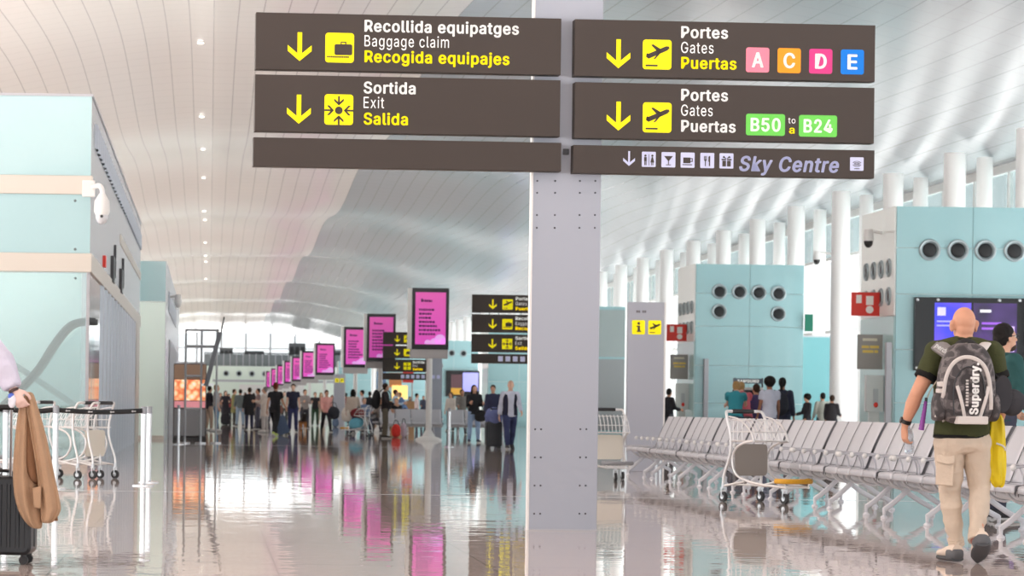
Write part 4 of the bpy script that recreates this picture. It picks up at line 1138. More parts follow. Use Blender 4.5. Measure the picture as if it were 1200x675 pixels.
R3 = [('Recollida equipatges', 1.3, SIGNW, B1), ('Baggage claim', 0.72, SIGNW, 0), ('Recogida equipajes', 1.22, YEL, B1)]
S3 = [('Sortida', 0.45, SIGNW, B1), ('Exit', 0.18, SIGNW, 0), ('Salida', 0.38, YEL, B1)]
Ys = 74.0
x, zq = W(553.5, 345, Ys)
far_sign(x, Ys, 2.55, zq, [(plane_icon, P3, [(1.95, 0.25, GREEN), (1.95, 0.02, PINK)]), (bag_icon, R3, []), (exit_icon, S3, []), ('strip',)], 'far brown sign stack just left of the big pylon, reading Portes, Recollida, Sortida', 1.85)
Ys = 107.0
x, zq = W(449, 389, Ys)
far_sign(x, Ys, 1.95, zq, [(plane_icon, P3, []), (bag_icon, R3, []), (exit_icon, S3, []), ('strip',)], 'farther brown sign stack half hidden behind the pink screens', 2.05)
# far television, shop stand
x0, zt_ = W(523, 434, 183.7); x1, zb_ = W(562, 465, 183.7)
t = empty('television', ((x0 + x1) / 2, 183.9, (zt_ + zb_) / 2), 0, 'black television with blue and yellow picture on a far teal box', 'television')
hx, hz = (x1 - x0) / 2, (zt_ - zb_) / 2
MB().box(-hx, hx, -0.08, 0.05, -hz, hz).build('case', M('gloss_black'), t)
MB().box(-hx * 0.0, hx * 0.92, -0.09, -0.075, -hz * 0.6, hz * 0.85).build('blue_picture', MATS['display_text'], t)
MB().box(-hx * 0.7, -hx * 0.05, -0.09, -0.075, -hz * 0.8, hz * 0.7).build('dark_picture', M('tv_brown', (92, 64, 70), 0.4, emit=0.3), t)
MB().box(-hx * 0.7, -hx * 0.05, -0.095, -0.085, -hz * 0.85, -hz * 0.35).build('yellow_band', M('tv_yellow', (210, 160, 60), 0.4, emit=0.3), t)
x, zq = W(463, 470, 140)
t = empty('shop_stand', (x, 140, 0), 0, 'far shop stand with warm yellow light and red and orange boards', 'shop stand')
MB().box(-1.0, 1.0, 0, 0.6, 0, 1.3).build('counter', M('stand_wood', (170, 130, 90), 0.5), t)
MB().box(-0.15, 0.65, 0.2, 0.3, 1.4, 2.1).build('lit_panel', M('stand_glow', (255, 214, 130), 0.4, emit=1.0), t)
MB().box(-0.3, 0.35, 0.3, 0.4, 2.0, 2.75).build('orange_board', M('stand_orange', (214, 148, 96), 0.5), t)
MB().box(0.4, 0.95, 0.3, 0.4, 2.25, 3.0).build('red_board', M('stand_red', (214, 66, 60), 0.5), t)
MB().box(-0.95, -0.45, 0.3, 0.4, 1.9, 2.8).build('blue_board', M('stand_blue', (128, 160, 196), 0.5), t)
for x in (-0.9, 0.9): MB().tube([(x, 0.45, 0), (x, 0.45, 3.0)], 0.04, 8).build('post', GREYM, t)
# ------------------------------------------------------------------ end of the hall: mint box, gallery rail and dark units on top
t = empty('end_box', (0.4, 328.0, 0), 0, 'wide pale mint box with a row of round nozzles closing the hall', 'service box')
MB().box(0, 17.3, 0, 6, 0, 5.6).build('body', MATS['end_wall_pale_mint'], t)
MB().box(3.2, 11.0, -0.1, 0.02, 0, 3.4).build('white_panel', WHITE, t)
MB().box(0, 17.3, -0.12, 0.0, 3.7, 3.95).build('ledge', GREYM, t)
for k in range(9): nozzle(t, (1.6 + 1.55 * k, -0.05, 4.7), 0, 1.5)
t = empty('gallery_rail', (0.3, 329.0, 5.6), 0, 'grey gallery railing on top of the end box under the end window', 'railing')
rm = MB().box(-1.0, 17.0, 0, 0.1, 1.5, 1.65).build('top_rail', DARKM, t)
for k in range(24): MB().box(-1.0 + k * 0.78, -0.9 + k * 0.78, 0, 0.1, 0, 1.55).build('baluster', GREYM, t)
MB().box(-1.0, 17.0, 0.03, 0.07, 0.0, 1.45).build('rail_glass', M('rail_glass_grey', (118, 126, 130), 0.2), t)
for i, (x, w, h, lab) in enumerate(((1.2, 1.6, 2.2, 'leftmost'), (4.2, 2.4, 1.9, 'second'), (9.6, 2.0, 2.9, 'tallest'), (13.5, 2.4, 2.1, 'rightmost'))):
    t = empty('plant_unit', (x, 331.0, 5.6), 0, '%s dark machine unit on the gallery under the end window' % lab, 'machine unit')
    MB().box(0, w, 0, 1.5, 0.0, h).build('cabinet', M('unit_grey', (112, 116, 120), 0.5), t, bevel=0.05)
    for k in range(3): MB().box(0.1 + w * k / 3, w * (k + 1) / 3 - 0.1, -0.04, 0.0, h * 0.2, h * 0.85).build('louvre', DARKM, t)
# ------------------------------------------------------------------ people
def rotx(v, a):  # forward tilt for +a
    c, s = math.cos(a), math.sin(a); return Vector((v.x, v.y * c + v.z * s, -v.y * s + v.z * c))
def fk(lean=0, legs=((2, 3, 3), (2, 3, 3)), arms=((4, 9, 14), (4, 9, 14)), head=(0, 0), wide=1.0):
    """joints of a 1.75 m figure facing +y; legs and arms: (forward, sideways, bend) for left (-x) and right"""
    J = {}
    ln = R(lean)
    up = lambda z, y=0.0, x=0.0: rotx(Vector((x, y, z)), ln)
    dn = {}
    for s, k in ((-1, 'L'), (1, 'R')):
        f, a, b = (R(q) for q in legs[0 if s < 0 else 1])
        h = Vector((s * 0.09, 0, -0.02))
        d = Vector((s * math.sin(a), math.sin(f) * math.cos(a), -math.cos(f) * math.cos(a)))
        kn = h + d * 0.43
        g = f - b
        d2 = Vector((s * math.sin(a) * 0.5, math.sin(g), -math.cos(g))).normalized()
        an = kn + d2 * 0.42
        dn['hip' + k] = h; dn['kn' + k] = kn; dn['an' + k] = an; dn['sh' + k] = g
    zmin = min(dn['anL'].z, dn['anR'].z)
    P = Vector((0, 0, 0.08 - zmin))
    for q in ('hipL', 'hipR', 'knL', 'knR', 'anL', 'anR'): J[q] = P + dn[q]
    for k in 'LR':
        lift = J['an' + k].z - 0.08
        pitch = max(-0.9, min(0.5, dn['sh' + k] * 0.9 if lift > 0.02 else 0))
        J['toe' + k] = J['an' + k] + Vector((0.02 * (-1 if k == 'L' else 1), 0.16 * math.cos(pitch), 0.16 * math.sin(pitch))) + Vector((0, 0, -0.045))
        J['heel' + k] = J['an' + k] + Vector((0, -0.05 * math.cos(pitch), -0.05 * math.sin(pitch) - 0.045))
    J['pel'] = P
    J['waist'] = P + up(0.17); J['chest'] = P + up(0.36, 0.005); J['sho'] = P + up(0.49, -0.01); J['neck'] = P + up(0.555, -0.01)
    hp = P + up(0.70, 0.02); J['head'] = hp
    J['yaw'], J['pitch'] = head
    for s, k in ((-1, 'L'), (1, 'R')):
        f, a, b = (R(q) for q in arms[0 if s < 0 else 1])
        S = P + up(0.475, -0.01, s * 0.175 * wide)
        d = Vector((s * math.sin(a), math.sin(f) * math.cos(a), -math.cos(f) * math.cos(a)))
        E = S + d * 0.29
        g = f + b
        d2 = Vector((s * math.sin(a) * (0.6 if b < R(40) else -0.35), math.sin(g), -math.cos(g))).normalized()
        J['s' + k] = S; J['e' + k] = E; J['w' + k] = E + d2 * 0.25
        J['hd' + k] = d2
    return J
def hand(mb, w, d, n, thumb, curl=25, sc=1.0, spread=1.0):
    """palm, four fingers of unequal length with knuckle bends, thumb leaving the side of the palm near its base"""
    w = Vector(w); d = Vector(d).normalized(); n = Vector(n); n = (n - d * n.dot(d)).normalized(); s = d.cross(n)
    if s.dot(Vector(thumb)) < 0: s = -s
    P = lambda a, b, c=0.0: w + d * a * sc + s * b * sc + n * c * sc
    mb.tube([P(-0.01, 0), P(0.02, 0.0), P(0.055, 0.0), P(0.095, 0.0), P(0.103, 0)], [(0.026 * sc, 0.02 * sc), (0.031 * sc, 0.018 * sc), (0.041 * sc, 0.016 * sc), (0.041 * sc, 0.013 * sc), (0.034 * sc, 0.008 * sc)], 12, ref=s)
    for b, L, cu in ((0.030, 0.072, 0.8), (0.010, 0.082, 1.0), (-0.011, 0.076, 1.1), (-0.031, 0.060, 1.25)):
        pts = [P(0.088, b)]; a = 0.0; cur = pts[0]
        for i, q in enumerate((0.45, 0.30, 0.25)):
            a += R(curl) * cu * (0.7 if i == 0 else 1.0)
            cur = cur + (d * math.cos(a) + n * math.sin(a) + s * b * 1.5 * spread) * L * q * sc; pts.append(cur)
        pts = spline(pts, 3); k = len(pts)
        mb.tube(pts, [(0.0098 - 0.0028 * i / k) * sc for i in range(k)], 8); mb.ell(pts[-1], 0.0072 * sc, 8, 6)
    t0 = P(0.025, 0.024, 0.004); t1 = P(0.055, 0.052, 0.016); t2 = P(0.082, 0.060, 0.028); t3 = P(0.102, 0.056, 0.038)
    pts = spline([t0, t1, t2, t3], 3)
    mb.tube(pts, [(0.0145 - 0.0055 * i / len(pts)) * sc for i in range(len(pts))], 8); mb.ell(t3, 0.009 * sc, 8, 6)
def headgeo(mb, c, yaw=0, pitch=0, sc=1.0, ear=1.0):
    rot = Matrix.Rotation(R(yaw), 3, 'Z') @ Matrix.Rotation(-R(pitch), 3, 'X')
    c = Vector(c); Q = lambda x, y, z: c + rot @ Vector((x, y, z)) * sc
    mb.ell(Q(0, -0.01, 0.025), (0.076 * sc, 0.096 * sc, 0.095 * sc), 20, 14, rot)
    mb.ell(Q(0, 0.028, -0.05), (0.058 * sc, 0.062 * sc, 0.068 * sc), 16, 12, rot)
    mb.ell(Q(0, 0.062, -0.095), (0.028 * sc, 0.024 * sc, 0.020 * sc), 12, 8, rot)
    mb.ell(Q(0, -0.045, -0.03), (0.062 * sc, 0.05 * sc, 0.07 * sc), 14, 10, rot)
    mb.tube([Q(0, 0.078, 0.02), Q(0, 0.098, -0.012), Q(0, 0.106, -0.028), Q(0, 0.088, -0.038)], [0.010 * sc, 0.013 * sc, 0.016 * sc, 0.010 * sc], 8)
    mb.tube([Q(-0.05, 0.062, 0.028), Q(0, 0.082, 0.032), Q(0.05, 0.062, 0.028)], 0.012 * sc, 8)
    mb.tube([Q(-0.026, 0.077, -0.066), Q(0, 0.088, -0.066), Q(0.026, 0.077, -0.066)], 0.0085 * sc, 8)
    for s in (-1, 1):
        mb.ell(Q(s * (0.079 + 0.012 * (ear - 1)), -0.012, -0.012), (0.010 * sc * ear, 0.019 * sc * ear, 0.031 * sc * ear), 10, 8, rot @ Matrix.Rotation(R(-18 * s), 3, 'Z'))
        mb.ell(Q(s * (0.082 + 0.02 * (ear - 1)), -0.022, 0.004), (0.008 * sc * ear, 0.015 * sc * ear, 0.018 * sc * ear), 10, 8, rot)
        mb.ell(Q(s * 0.042, 0.056, -0.025), (0.022 * sc, 0.018 * sc, 0.02 * sc), 10, 8, rot)
    return Q, rot
def body_mesh(J, name, mat, voxel, g=1.0, curl=25, hands=True):
    mb = MB()
    mb.tube([J['pel'] + Vector((0, 0, -0.06)), J['pel'], J['waist'], J['chest'], J['sho'], J['neck']],
            [(0.13, 0.09), (0.155, 0.10), (0.13, 0.09), (0.155 * g, 0.105), (0.15 * g, 0.08), (0.06, 0.058)], 18, ref=(1, 0, 0))
    hd = J['head']
    mb.tube([J['neck'] + Vector((0, 0, -0.04)), J['neck'] * 0.5 + hd * 0.5, hd + Vector((0, -0.01, -0.03))], [0.062 * g, 0.056 * J.get('nk', g), 0.056 * J.get('nk', g)], 14)
    headgeo(mb, hd, J['yaw'], J['pitch'], 1.0, J.get('ear', 1.0))
    ex = MB()
    for k, s in (('L', -1), ('R', 1)):
        S, E, Wt = J['s' + k], J['e' + k], J['w' + k]
        m1 = S * 0.55 + E * 0.45; m2 = E * 0.68 + Wt * 0.32
        mb.ell(S, 0.058 * g, 12, 8)
        mb.tube([S, m1, E, m2, Wt], [0.052 * g, 0.047 * g, 0.038 * g, 0.041 * g, 0.026], 12); mb.ell(E, 0.038 * g, 10, 6)
        if hands:
            tgt = mb if voxel < 0.009 else ex
            if voxel >= 0.009: mb.ell(Wt, 0.027, 10, 6)
            n = J.get('pn' + k, Vector((-s, 0.25, 0.0)))
            hand(tgt, Wt, J['hd' + k], n, J.get('th' + k, Vector((0, 1, 0.2))), curl, J.get('hs', 1.0))
        H, K, A = J['hip' + k], J['kn' + k], J['an' + k]
        mb.tube([H, H * 0.5 + K * 0.5, K, K * 0.65 + A * 0.35, A], [0.082, 0.070, 0.052, 0.052, 0.034], 12); mb.ell(K, 0.052, 10, 6); mb.ell(A, 0.036, 10, 6)
        mb.tube([J['heel' + k] + Vector((0, 0, 0.02)), A * 0.5 + J['heel' + k] * 0.5, J['toe' + k]], [(0.025, 0.025), (0.034, 0.034), (0.036, 0.018)], 10)
    return remesh(mb, name, mat, voxel, 3, extra=ex if ex.v else None)
def top_mesh(J, name, mat, voxel, g=1.0, sleeve=1.0, hem=-0.06, off=0.014, folds=0.006, seed=0.0, coat=False):
    mb = MB(); o = off
    P = J['pel']; dz = (J['waist'] - P)
    low = P + dz * (hem / 0.17)
    hw = 0.168 if not coat else 0.18
    pts = [low, P + dz * 0.15, J['waist'], J['chest'], J['sho'], J['neck'] + (J['neck'] - J['sho']) * -0.1, J['neck'] + (J['neck'] - J['sho']) * 0.12]
    rr = [(hw + o + (0.02 if coat else 0), 0.115 + o + (0.02 if coat else 0)), (0.165 + o, 0.112 + o), (0.142 + o, 0.102 + o), (0.160 * g + o, 0.112 + o), (0.155 * g + o, 0.088 + o), (0.072 * g + o, 0.066 + o), (0.058 * g + o, 0.058 + o)]
    mb.tube(pts, rr, 20, ref=(1, 0, 0))
    for k in 'LR':
        S, E, Wt = J['s' + k], J['e' + k], J['w' + k]
        mb.ell(S, 0.060 * g + o, 12, 8)
        if sleeve >= 1:
            e = E + (Wt - E) * 0.93
            mb.tube([S, S * 0.5 + E * 0.5, E, E * 0.6 + e * 0.4, e], [0.056 * g + o, 0.050 * g + o, 0.043 * g + o, 0.042 * g + o, 0.033 + o * 0.8], 12); mb.ell(E, 0.043 * g + o, 10, 6)
        else:
            e = S + (E - S) * sleeve
            mb.tube([S, e], [0.058 * g + o, 0.052 * g + o], 14)
    return remesh(mb, name, mat, voxel, 3, folds, 8.0, seed)
def bottom_mesh(J, name, mat, voxel, off=0.014, folds=0.006, seed=3.0, g=1.0, end=0.95, taper=0.042, skirt=False):
    mb = MB(); o = off; P = J['pel']
    up = (J['waist'] - P)
    mb.tube([P + up * -0.75, P + up * -0.3, P + up * 0.1, P + up * 0.55], [(0.125, 0.10), (0.165 + o * 0.5, 0.112 + o * 0.5), (0.162 + o * 0.5, 0.108 + o * 0.5), (0.145 + o * 0.5, 0.10 + o * 0.5)], 18, ref=(1, 0, 0))
    for k in 'LR':
        H, K, A = J['hip' + k], J['kn' + k], J['an' + k]
        e = K + (A - K) * end
        mb.tube([H, H * 0.5 + K * 0.5, K, K * 0.6 + e * 0.4, e], [0.088 * g + o, 0.076 * g + o, 0.058 * g + o, 0.057 * g + o, taper + o], 14); mb.ell(K, 0.058 * g + o, 10, 6); mb.ell(H, 0.088 * g + o, 12, 8)
    return remesh(mb, name, mat, voxel, 3, folds, 9.0, seed)
def shoe_mesh(J, k, name, mats, w=0.046, L=1.0):
    A, T, Hh = J['an' + k], J['toe' + k], J['heel' + k]
    d = (T - Hh).normalized(); side = Vector((d.y, -d.x, 0)).normalized(); n = side.cross(d)
    if n.z < 0: n = -n
    mb = MB(); h0 = Hh - d * 0.015; tot = (T - h0).length + 0.05
    for part in (0, 1):
        mb.cur = part
        rows = []
        for i in range(11):
            q = i / 10.0; c = h0 + d * tot * q
            ww = w * (0.70 + 0.42 * math.sin(math.pi * min(1, q * 0.9 + 0.1))) * (1.0 if q < 0.85 else (1 - (q - 0.85) * 3.2))
            if part == 0: top = 0.085 - 0.045 * min(1, max(0, (q - 0.25) / 0.5)) - (0.02 if q > 0.9 else 0); base = -0.010
            else: top = 0.006; base = -0.034; ww *= 1.07
            rows.append((c + n * (top + base) / 2, ww, (top - base) / 2))
        mb.tube([r[0] for r in rows], [(r[1], r[2]) for r in rows], 14, ref=side)
    return mb.mesh(name, mats)
def hair_mesh(J, style, name, mat, voxel=0.012):
    mb = MB(); c = J['head']; rot = Matrix.Rotation(R(J['yaw']), 3, 'Z') @ Matrix.Rotation(-R(J['pitch']), 3, 'X')
    Q = lambda x, y, z: c + rot @ Vector((x, y, z))
    mb.ell(Q(0, -0.024, 0.048), (0.083, 0.096, 0.088), 18, 12, rot)
    mb.ell(Q(0, -0.055, 0.0), (0.078, 0.062, 0.085), 16, 10, rot)
    for s in (-1, 1): mb.ell(Q(s * 0.068, -0.03, 0.02), (0.018, 0.045, 0.05), 10, 8, rot)
    if style == 'long':
        mb.tube([Q(0, -0.05, 0.05), Q(0, -0.075, -0.06), Q(0, -0.085, -0.17), Q(0, -0.075, -0.27)], [(0.085, 0.07), (0.092, 0.055), (0.095, 0.045), (0.05, 0.03)], 14, ref=rot @ Vector((1, 0, 0)))
        for s in (-1, 1): mb.tube([Q(s * 0.07, -0.01, 0.06), Q(s * 0.083, -0.01, -0.05), Q(s * 0.085, -0.02, -0.17)], [0.03, 0.027, 0.015], 10)
    if style == 'tail':
        mb.tube([Q(0, -0.10, 0.06), Q(0, -0.14, 0.03), Q(0, -0.145, -0.08), Q(0, -0.135, -0.18)], [0.03, 0.036, 0.032, 0.012], 10)
    if style == 'bun': mb.ell(Q(0, -0.08, 0.13), 0.045, 12, 8)
    if style == 'curly':
        mb.ell(Q(0, -0.03, 0.05), (0.125, 0.125, 0.115), 18, 12, rot)
    me = remesh(mb, name, mat, voxel, 2, 0.004 if style != 'curly' else 0.012, 26.0, 1.0)
    return me
CLOTH = {}
def cloth(rgb, bump=0.15):
    rgb = tuple(int(24 + c * 0.906) for c in rgb)
    return M('cloth_%d_%d_%d' % rgb, rgb, 0.85, 0, 0.2, var=0.06, vscale=9, bump=bump, bscale=60)
def skinm(k): return M('skin_%d' % k, ((214, 168, 142), (196, 146, 118), (150, 104, 80), (226, 184, 160))[k], 0.55, 0, 0.35, var=0.04, vscale=14)
def hairm(k): return M('hair_%d' % k, ((26, 22, 20), (58, 40, 28), (170, 136, 88), (120, 116, 112), (120, 52, 30))[k], 0.7, 0, 0.25)
POSES = {
    'stand': dict(),
    'stand2': dict(legs=((-3, 5, 2), (6, 6, 8)), arms=((6, 12, 30), (18, 6, 60)), head=(18, -8)),
    'walk': dict(lean=3, legs=((27, 2, 6), (-16, 2, 20)), arms=((-20, 7, 12), (22, 7, 26)), head=(0, -3)),
    'walk2': dict(lean=4, legs=((-18, 2, 16), (24, 2, 4)), arms=((20, 7, 30), (-14, 10, 8)), head=(-8, -4)),
    'hold': dict(legs=((2, 4, 3), (-2, 4, 2)), arms=((22, 8, 80), (20, 8, 86)), head=(10, -12)),
    'push': dict(lean=6, legs=((22, 2, 8), (-14, 2, 18)), arms=((40, 4, 42), (40, 4, 42)), head=(0, -6)),
    'sit': dict(lean=-6, legs=((86, 5, 88), (84, 7, 82)), arms=((28, 8, 62), (34, 6, 58)), head=(8, -14)),
    'bend': dict(lean=22, legs=((2, 4, 4), (6, 4, 8)), arms=((50, 4, 30), (46, 6, 40)), head=(0, -20)),
}
CACHE = {}
def cached(key, fn):
    if key not in CACHE: CACHE[key] = fn()
    return CACHE[key]
def part(name, me, mat, parent):
    o = link(name, me, parent); 
    o.material_slots[0].link = 'OBJECT'; o.material_slots[0].material = mat
    return o
def person(label, loc, rz, pose, top, bot, hair=('short', 0), skin=0, h=1.72, sleeve=1.0, coat=False, shoe=(40, 40, 44), group=None):
    t = empty('person', (loc[0], loc[1], loc[2] if len(loc) > 2 else 0), R(rz), label, 'person', group)
    J = cached(('J', pose), lambda: fk(**POSES[pose]))
    V = 0.022
    part('body', cached(('b', pose), lambda: body_mesh(J, 'body', skinm(0), 0.02)), skinm(skin), t)
    hem = -0.32 if coat else -0.08
    nm = 'coat' if coat else 'shirt'
    part(nm, cached(('t', pose, sleeve, coat), lambda: top_mesh(J, nm, cloth((90, 90, 90)), V, sleeve=sleeve, hem=hem, off=0.024 if coat else 0.016, coat=coat)), cloth(top), t)
    part('trousers', cached(('l', pose), lambda: bottom_mesh(J, 'trousers', cloth((90, 90, 90)), V)), cloth(bot), t)
    for k in 'LR':
        part('shoe', cached(('s', pose, k), lambda k=k: shoe_mesh(J, k, 'shoe', [M('shoe_dark', (40, 40, 44), 0.6), M('shoe_sole_white', (200, 200, 198), 0.6)])), M('shoe_%d_%d_%d' % shoe, shoe, 0.6), t)
    if hair[0] != 'bald': part('hair', cached(('h', pose, hair[0]), lambda: hair_mesh(J, hair[0], 'hair', hairm(0))), hairm(hair[1]), t)
    s = h / 1.75 if pose != 'sit' else h / 1.75
    t.scale = (s, s, s)
    return t
def at(u, v): return GY(u, v)
CAM_, AWAY, RIGHT, LEFT = 180, 0, -90, 90
PP = [
 # u, v(feet), heading, pose, top, trousers, hair, skin, h, sleeve, coat, label, shoe
 (253, 506, RIGHT, 'stand', (176, 172, 170), (92, 140, 176), ('short', 2), 0, 1.72, 0.5, False, 'person in grey waistcoat and bright blue jeans standing right of the grey frame', (200, 200, 200)),
 (245, 505, RIGHT + 20, 'stand2', (44, 40, 46), (176, 150, 130), ('short', 0), 1, 1.7, 1, False, 'person in dark jacket and beige trousers half hidden by the grey frame', (210, 205, 200)),
 (264, 498, CAM_, 'hold', (40, 36, 44), (38, 36, 46), ('long', 1), 3, 1.66, 1, True, 'person in long black coat holding a pale bundle behind the blue jeans', (60, 50, 50)),
 (274, 499, RIGHT, 'stand', (122, 118, 70), (60, 56, 50), ('short', 1), 0, 1.72, 1, True, 'person in long olive green coat, back of the left crowd', (70, 60, 50)),
 (281, 500, AWAY, 'stand2', (88, 96, 96), (130, 148, 168), ('short', 0), 1, 1.7, 1, False, 'person in grey top and pale blue jeans beside the olive coat', (50, 50, 60)),
 (292, 504, AWAY + 20, 'stand', (32, 30, 34), (40, 42, 70), ('short', 1), 1, 1.68, 1, True, 'person in bulky black coat in front of the white far panel', (30, 30, 40)),
 (302, 503, LEFT, 'stand2', (132, 108, 106), (70, 70, 84), ('short', 0), 1, 1.68, 1, False, 'person in dusty pink top and grey trousers facing left in the crowd', (40, 40, 50)),
 (287, 494, CAM_, 'stand', (70, 110, 76), (50, 50, 60), ('short', 0), 1, 1.7, 1, False, 'person in green top at the back of the left crowd', (40, 40, 40)),
 (268, 492, CAM_ + 30, 'stand', (150, 60, 60), (40, 40, 46), ('short', 1), 0, 1.66, 1, False, 'person in red top at the back of the left crowd', (40, 40, 40)),
 (310, 507, LEFT - 20, 'hold', (216, 200, 188), (190, 184, 180), ('short', 3), 0, 1.66, 1, True, 'person in cream coat beside the person in black with the suitcase', (220, 215, 210)),
 (322, 511.5, AWAY - 25, 'walk', (24, 24, 28), (28, 28, 32), ('short', 4), 1, 1.80, 0.5, False, 'red haired person in black pulling a slanted blue suitcase, lime shoes', (196, 214, 110)),
 (343, 506.5, CAM_, 'stand', (30, 32, 52), (40, 44, 84), ('short', 1), 3, 1.80, 0.5, False, 'person in navy polo shirt and navy trousers facing us beside the dog', (60, 60, 70)),
 (357, 502, CAM_ + 20, 'hold', (150, 140, 136), (48, 48, 54), ('short', 1), 0, 1.70, 1, False, 'person in taupe top with raised forearms behind the dog', (50, 50, 50)),
 (369, 499, CAM_, 'hold', (36, 34, 36), (36, 60, 40), ('short', 1), 0, 1.66, 0.5, False, 'person in black T-shirt and green skirted trousers left of the pink jacket', (60, 60, 60)),
 (376, 499, CAM_, 'stand2', (176, 150, 130), (190, 170, 150), ('long', 2), 3, 1.64, 1, False, 'fair haired person in beige between the black T-shirt and the pink jacket', (180, 170, 160)),
 (382, 506.5, CAM_ + 10, 'walk', (238, 168, 158), (30, 28, 34), ('short', 1), 0, 1.66, 1, False, 'person in salmon pink jacket and black trousers carrying a dark bag', (30, 30, 36)),
 (413, 508.5, AWAY - 15, 'walk', (196, 180, 166), (48, 58, 100), ('long', 0), 1, 1.68, 1, False, 'long dark haired person in beige sweater seen from behind, coat over the arm', (40, 40, 50)),
 (424, 503, LEFT, 'stand', (206, 204, 210), (60, 64, 80), ('short', 0), 1, 1.70, 1, False, 'person in white shirt behind the loaded turquoise trolley', (50, 50, 60)),
 (433, 501, AWAY, 'push', (28, 28, 32), (30, 30, 34), ('short', 0), 2, 1.74, 1, False, 'person in black behind the big black backpack, partly hidden', (40, 40, 40)),
 (451, 514, RIGHT - 10, 'stand2', (34, 28, 30), (82, 76, 64), ('short', 1), 0, 1.74, 1, False, 'person in dark jacket and khaki trousers wearing a large black backpack', (40, 36, 30)),
 (555, 519, CAM_ + 8, 'hold', (26, 26, 30), (142, 168, 204), ('long', 0), 0, 1.66, 1, False, 'person in black sweater and pale wide jeans walking towards us', (50, 56, 80)),
 (577, 517, CAM_ - 10, 'stand', (40, 44, 70), (40, 44, 60), ('short', 1), 0, 1.70, 1, False, 'person in navy jacket half hidden by the person in the white shirt', (40, 40, 50)),
 (541, 509, CAM_, 'stand2', (120, 116, 112), (90, 90, 96), ('short', 1), 1, 1.68, 1, False, 'person in grey top behind the far bench, left of the black sweater', (60, 60, 60)),
 (528, 505, CAM_ - 30, 'stand', (206, 196, 186), (80, 76, 76), ('long', 1), 0, 1.64, 1, False, 'person in cream top behind the far bench beside the screen pole', (60, 60, 60)),
 (474, 502, LEFT, 'bend', (96, 130, 180), (56, 60, 84), ('short', 2), 3, 1.72, 1, False, 'blond person in blue shirt bending over by the red bag', (60, 60, 60)),
 (463, 507, RIGHT, 'hold', (176, 200, 222), (96, 100, 120), ('short', 1), 0, 1.66, 1, False, 'person in pale blue shirt in front of the lit shop stand', (60, 60, 60)),
 (405, 497, AWAY, 'stand', (140, 60, 58), (50, 50, 60), ('short', 0), 1, 1.7, 1, False, 'person in brick red top behind the beige sweater', (40, 40, 40)),
 (397, 496, CAM_, 'stand2', (60, 64, 74), (50, 50, 60), ('short', 1), 0, 1.7, 1, False, 'person in slate jacket in front of the far grey totem', (40, 40, 40)),
 (333, 497, CAM_, 'stand', (206, 206, 196), (70, 74, 70), ('short', 3), 3, 1.72, 1, False, 'grey haired person in pale top between the black and the navy clad walkers', (60, 60, 60)),
 (318, 495, AWAY, 'stand', (196, 196, 210), (60, 60, 76), ('short', 1), 0, 1.68, 1, False, 'person in lilac top at the back, behind the red haired walker', (60, 60, 60)),
 (488, 499, RIGHT, 'stand', (226, 206, 206), (60, 60, 76), ('short', 0), 0, 1.70, 1, False, 'person in pale pink top far behind the seated pair left of the screen pole', (60, 60, 60)),
 (258, 494, CAM_, 'stand2', (120, 100, 92), (60, 60, 70), ('long', 1), 0, 1.66, 1, False, 'person in brown top at the back, right of the blue jeans', (60, 60, 60)),
 (297, 493, AWAY, 'stand', (196, 178, 150), (80, 76, 70), ('short', 1), 0, 1.72, 1, False, 'person in sand coloured top behind the bulky black coat', (60, 60, 60)),
 (327, 491, CAM_, 'stand', (64, 74, 110), (50, 50, 60), ('short', 0), 1, 1.72, 1, False, 'person in dull blue top far behind the pulled suitcase', (60, 60, 60)),
 (350, 493, AWAY, 'stand2', (214, 208, 200), (76, 80, 96), ('short', 1), 0, 1.70, 1, False, 'person in off white top far behind the dog', (60, 60, 60)),
 (389, 494, CAM_, 'stand', (46, 60, 60), (50, 50, 60), ('long', 0), 1, 1.66, 1, False, 'person in dark green top behind the duffel bag', (60, 60, 60)),
 (441, 496, LEFT, 'stand', (190, 120, 110), (60, 60, 74), ('short', 1), 0, 1.70, 1, False, 'person in faded coral top behind the big black backpack', (60, 60, 60)),
 (480, 494, CAM_, 'stand', (100, 80, 72), (60, 60, 70), ('long', 1), 0, 1.66, 1, False, 'person in cocoa brown top far behind the seated people', (60, 60, 60)),
 (496, 495, CAM_, 'stand2', (54, 58, 76), (60, 60, 70), ('short', 0), 1, 1.72, 1, False, 'person in ink blue top just left of the nearest screen pole', (60, 60, 60)),
 (514, 497, LEFT, 'stand', (160, 120, 100), (60, 60, 70), ('short', 1), 0, 1.70, 1, False, 'person in tan top just right of the nearest screen pole', (60, 60, 60)),
]
PO = []
for (u, v, rz, pose, top, bot, hair, sk, h, sl_, coat_, lab, shoe) in PP:
    X, Y = at(u, v)
    PO.append(person(lab, (X, Y), rz, pose, top, bot, hair, sk, h, sl_, coat_, shoe))
